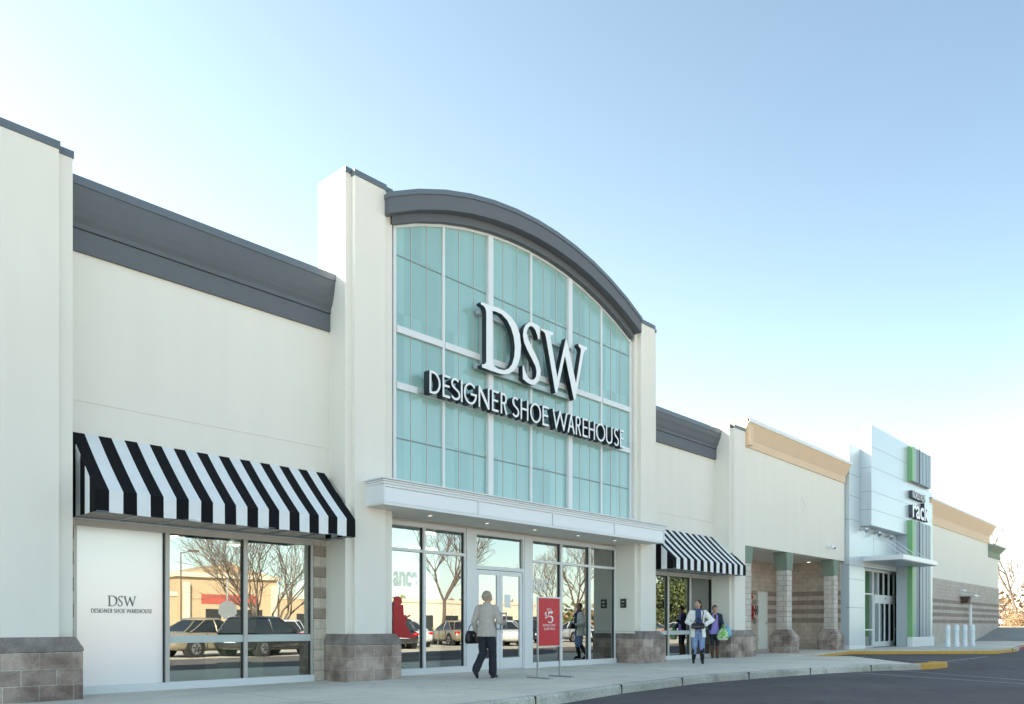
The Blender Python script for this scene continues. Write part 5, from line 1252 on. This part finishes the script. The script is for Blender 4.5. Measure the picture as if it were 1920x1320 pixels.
def make_car(col, name='parked_car', wagon=False):
    m = simple(name + ' paint', col, .25, metal=.3, var=.02, coat=.7)
    t = thing(name, 'x', 'car'); h = .10 if wagon else 0
    #       x, bottom, belt, half width
    prof = [(.0, .45, .60, .66), (.03, .34, .74, .76), (.14, .27, .88, .82), (.5, .23, .94, .87), (1.1, .21, .95, .895), (2.0, .20, .93, .90), (2.9, .20, .92, .90), (3.35, .20, .90, .895), (3.9, .22, .82, .86), (4.3, .25, .72, .80), (4.48, .32, .62, .74), (4.54, .42, .54, .66)]
    b = MB()
    b.loft([[(x, -w_ * .86, z0), (x, w_ * .86, z0), (x, w_ * .985, z0 + .10), (x, w_, (z0 + z1) * .52), (x, w_ * .975, z1 - .10), (x, w_ * .90, z1 - .015), (x, w_ * .5, z1 + .012), (x, -w_ * .5, z1 + .012), (x, -w_ * .90, z1 - .015), (x, -w_ * .975, z1 - .10), (x, -w_, (z0 + z1) * .52), (x, -w_ * .985, z0 + .10)] for x, z0, z1, w_ in prof])
    o = b.build('body', m, t, smooth=True); sb = o.modifiers.new('round', 'SUBSURF'); sb.levels = 1; sb.render_levels = 1
    xs = ((.12 if wagon else .48), (.42 if wagon else 1.20), 2.35, 3.30)
    def gh(grow, z0, z1, n=7):
        rings = []
        for k in range(n):
            f = k / (n - 1); e = f ** .9; z = z0 + (z1 - z0) * f; xa = xs[0] + (xs[1] - xs[0]) * e; xb = xs[3] + (xs[2] - xs[3]) * e; wd = .80 - .20 * f ** 1.4 + grow; c = .16 + .1 * f
            rings.append([(xa, -wd + c, z), (xa + c * .9, -wd, z), (xb - c * .9, -wd, z), (xb, -wd + c, z), (xb, wd - c, z), (xb - c * .9, wd, z), (xa + c * .9, wd, z), (xa, wd - c, z)])
        return rings
    b = MB(); b.loft(gh(0, .90, 1.36 + h)); b.build('window', 'car_glass', t)
    b = MB(); top = gh(.012, .90, 1.36 + h)[-1]; cxm = (xs[1] + xs[2]) / 2
    def sc(k, z): return [(cxm + (p[0] - cxm) * k, p[1] * k, z) for p in top]
    b.loft([sc(1.04, 1.35 + h), sc(1.03, 1.375 + h), sc(.96, 1.415 + h), sc(.80, 1.44 + h)])
    A = gh(.012, .90, 1.36 + h); 
    for s_ in (1, 2, 5, 6, 0, 3, 4, 7):
        for k in range(len(A) - 1): b.tube(A[k][s_], A[k + 1][s_], .022, .022, 6, cap=False)
    for s_ in (-1, 1):
        pp = [(cxm + .05, s_ * (.80 - .20 * (k / 6) ** 1.4 + .01), .90 + (.46 + h) * k / 6) for k in range(7)]
        for p, q in zip(pp[:-1], pp[1:]): b.tube(p, q, .026, .026, 6, cap=False)
    b.build('roof', m, t, smooth=True)
    for x in (.84, 3.58):
        for s_ in (-1, 1):
            b = MB(); b.tube((x, s_ * .70, .325), (x, s_ * .875, .325), .325, .325, 24, 0); b.tube((x, s_ * .875, .325), (x, s_ * .90, .325), .325, .29, 24, 0); b.tube((x, s_ * .86, .325), (x, s_ * .904, .325), .215, .21, 18, 1)
            for k in range(5):
                a = 2 * PI * k / 5; b.box(0, 0, 0, 0, 0, 0) if False else b.tube((x + .05 * math.cos(a), s_ * .908, .325 + .05 * math.sin(a)), (x + .18 * math.cos(a + .35), s_ * .908, .325 + .18 * math.sin(a + .35)), .028, .02, 5, 0)
            b.build('wheel', ['dark', 'steel'], t)
            b = MB(); b.tube((x, s_ * .60, .36), (x, s_ * .893, .36), .385, .385, 24, 0); b.build('wheel_arch', 'dark', t)
    b = MB()
    for s_ in (-1, 1):
        for x in (1.30, 2.25, 3.12): b.box(x, x + .012, s_ * .885 - .02, s_ * .885 + .02, .30, .88)
        b.box(.9, 3.6, s_ * .885 - .018, s_ * .885 + .02, .245, .30)
    b.build('door_seam', 'dark', t)
    for s_ in (-1, 1):
        b = MB(); b.ball((.10, s_ * .64, .745), (.12, .18, .075), 12, 8); b.build('tail_light', 'red_light', t, smooth=True)
        b = MB(); b.ball((4.33, s_ * .62, .60), (.16, .15, .07), 12, 8); b.build('headlight', 'headlamp', t, smooth=True)
        b = MB(); b.ball((3.0, s_ * .96, .98), (.07, .09, .06), 10, 7); b.build('mirror', m, t, smooth=True)
    b = MB(); b.box(-.012, .03, -.25, .25, .54, .65); b.build('number_plate', 'headlamp', t)
    b = MB(); b.box(4.45, 4.56, -.4, .4, .38, .50); b.build('grille', 'dark', t)
    return t
M['headlamp'] = simple('clear lamp', (.6, .62, .64), .1)
M['car_glass'] = simple('car glass', (0.02, 0.024, 0.028), .05, var=.05, coat=.3); M['red_light'] = simple('tail light red', (0.5, 0.01, 0.01), .2)
gc = 'cars parked across the lane'
ca = make_car((.30, .255, .185)); ca['group'] = gc; ca['label'] = 'gold saloon mirrored at the left of the shop window'; ca.location = (mirX(300, -3.2), -3.2, GZ); ca.rotation_euler = (0, 0, math.radians(-14))
cb = make_car((.03, .033, .04), wagon=True); cb['group'] = gc; cb['label'] = 'black estate car mirrored low in the left window'; cb.location = (mirX(432, -2.0), -2.0, GZ); cb.rotation_euler = (0, 0, math.radians(-24)); cb.scale = (1.0, 1.0, 0.98)
cc = make_car((.55, .56, .57)); cc['group'] = gc; cc['label'] = 'silver saloon mirrored in the entrance glass'; cc.location = (mirX(790, -6), -6, GZ); cc.rotation_euler = (0, 0, math.radians(-80))
specs = [(cb, 760, -4.5, -75, 'black estate car mirrored left of the doors'), (ca, 880, -7, -70, 'gold saloon mirrored beside the doors'), (cc, 960, -4.5, -60, 'silver saloon mirrored in the right door'),
         (cb, 1010, -8, -80, 'black estate car mirrored behind the poster stand'), (cc, 1110, -7, -70, 'silver saloon mirrored right of the poster'), (ca, 1255, -8, -90, 'gold saloon mirrored in the right shop window'), (cc, 1310, -9, -95, 'silver saloon mirrored at the end of the right window'),
         (cc, 540, -8, -60, 'silver saloon mirrored under the bare tree'), (cc, 390, -22, 10, 'silver saloon mirrored far back in the left window'), (cb, 840, -22, 0, 'black estate car mirrored far back by the entrance')]
for src, u, y, r, lab in specs: dup(src, (mirX(u, y), y, GZ), math.radians(r), lab, gc)
# stop sign seen from its back, lamp masts
def pole_sign(u, y):
    t = thing('road_sign', 'octagonal road sign on a post mirrored in the left window', 'road sign', place(u, y)); b = MB(); b.tube((0, 0, 0), (0, 0, 2.9), .03, n=8); b.build('pole', 'steel', t)
    b = MB(); b.prism_y([(.36 * math.cos(PI / 8 + k * PI / 4), 1.75 + .36 * math.sin(PI / 8 + k * PI / 4)) for k in range(8)], .03, .045); b.build('plate', 'steel', t); t.rotation_euler = (0, 0, .3)
pole_sign(428, -3.5)
def mast(u, y, lab):
    t = thing('street_lamp', lab, 'street lamp', place(u, y), 0, 'car park lamp masts'); b = MB(); b.tube((0, 0, 0), (0, 0, 8.2), .09, .06, 10); b.tube((0, 0, 8.1), (1.0, 0, 8.4), .04); b.build('pole', 'brown', t); b = MB(); b.box(.8, 1.7, -.25, .25, 8.32, 8.5); b.build('lamp_head', 'brown', t)
mast(1098, -20, 'lamp mast mirrored right of the doors'); mast(340, -50, 'lamp mast mirrored far away in the left window')
# woodland
def wood(name, x0, x1, y0, y1, h, n, mats, seed, z=0, size=.7):
    rnd = random.Random(seed); b = MB()
    for k in range(n):
        x = rnd.uniform(x0, x1); y = rnd.uniform(y0, y1); hh = h * (.6 + .4 * math.sin(x * .13 + seed) ** 2) * (.75 + .25 * math.sin(x * .7)); p = Vector((x, y, z + rnd.uniform(0, 1) ** .8 * hh)); s = size * rnd.uniform(.5, 1.2)
        a = Vector((rnd.uniform(-1, 1), rnd.uniform(-1, 1), rnd.uniform(-1, 1))).normalized(); c = a.cross(Vector((rnd.uniform(-1, 1), rnd.uniform(-1, 1), rnd.uniform(-1, 1)))).normalized(); b.poly([p - a * s, p + c * s * .7, p + a * s, p - c * s * .7], rnd.randrange(2))
    return tag(b.build(name, mats, fixn=False), label='autumn woodland of dry orange and brown leaves far behind', cat='woodland', kind='stuff')
wood('woodland', 20, 330, -128, -112, 8.5, 9000, ['brown_leaf', 'needle2'], 3, GZ, 1.0)
wr_ = wood('woodland', 116, 185, 14, 56, 6.5, 5200, ['brown_leaf', 'bark'], 5, ZR, .40); wr_['label'] = 'orange brown woodland beyond the ramp at far right'
# trees at the far right
def atd(u, d): r = (u - 960) / F_PX * d; return (d * CT + r * ST, d * ST - r * CT, ZR - .05)
tc = make_tree(5, 14.0, .50, stems=1, depth=6, name='bare_tree'); tc.location = atd(1907, 92); tc['label'] = 'tall bare tree beyond the ramp at the right edge'; tc['group'] = 'bare trees beyond the ramp'
M['lit_bark'] = M['bark']
tdp = dup(tc, atd(1886, 118), 2.0, 'thinner bare tree rising behind the green cornice', 'bare trees beyond the ramp', (.8, .8, .85))
dup(tc, atd(1932, 84), 4.1, 'bare tree half cut off by the right picture edge', 'bare trees beyond the ramp', (.9, .9, .8))
leafy(77, 1.4, 1.4, .0, ['brown_leaf', 'brown_leaf2'], 'round brown bush beside the ramp at the far right', atd(1901, 76), 70, 40, .05, 'round', 'bush', 'bush')
dup(cc, atd(1889, 100), math.radians(60), 'pale car far beyond the ramp at the right edge', 'cars beyond the ramp')
#BEHIND-END
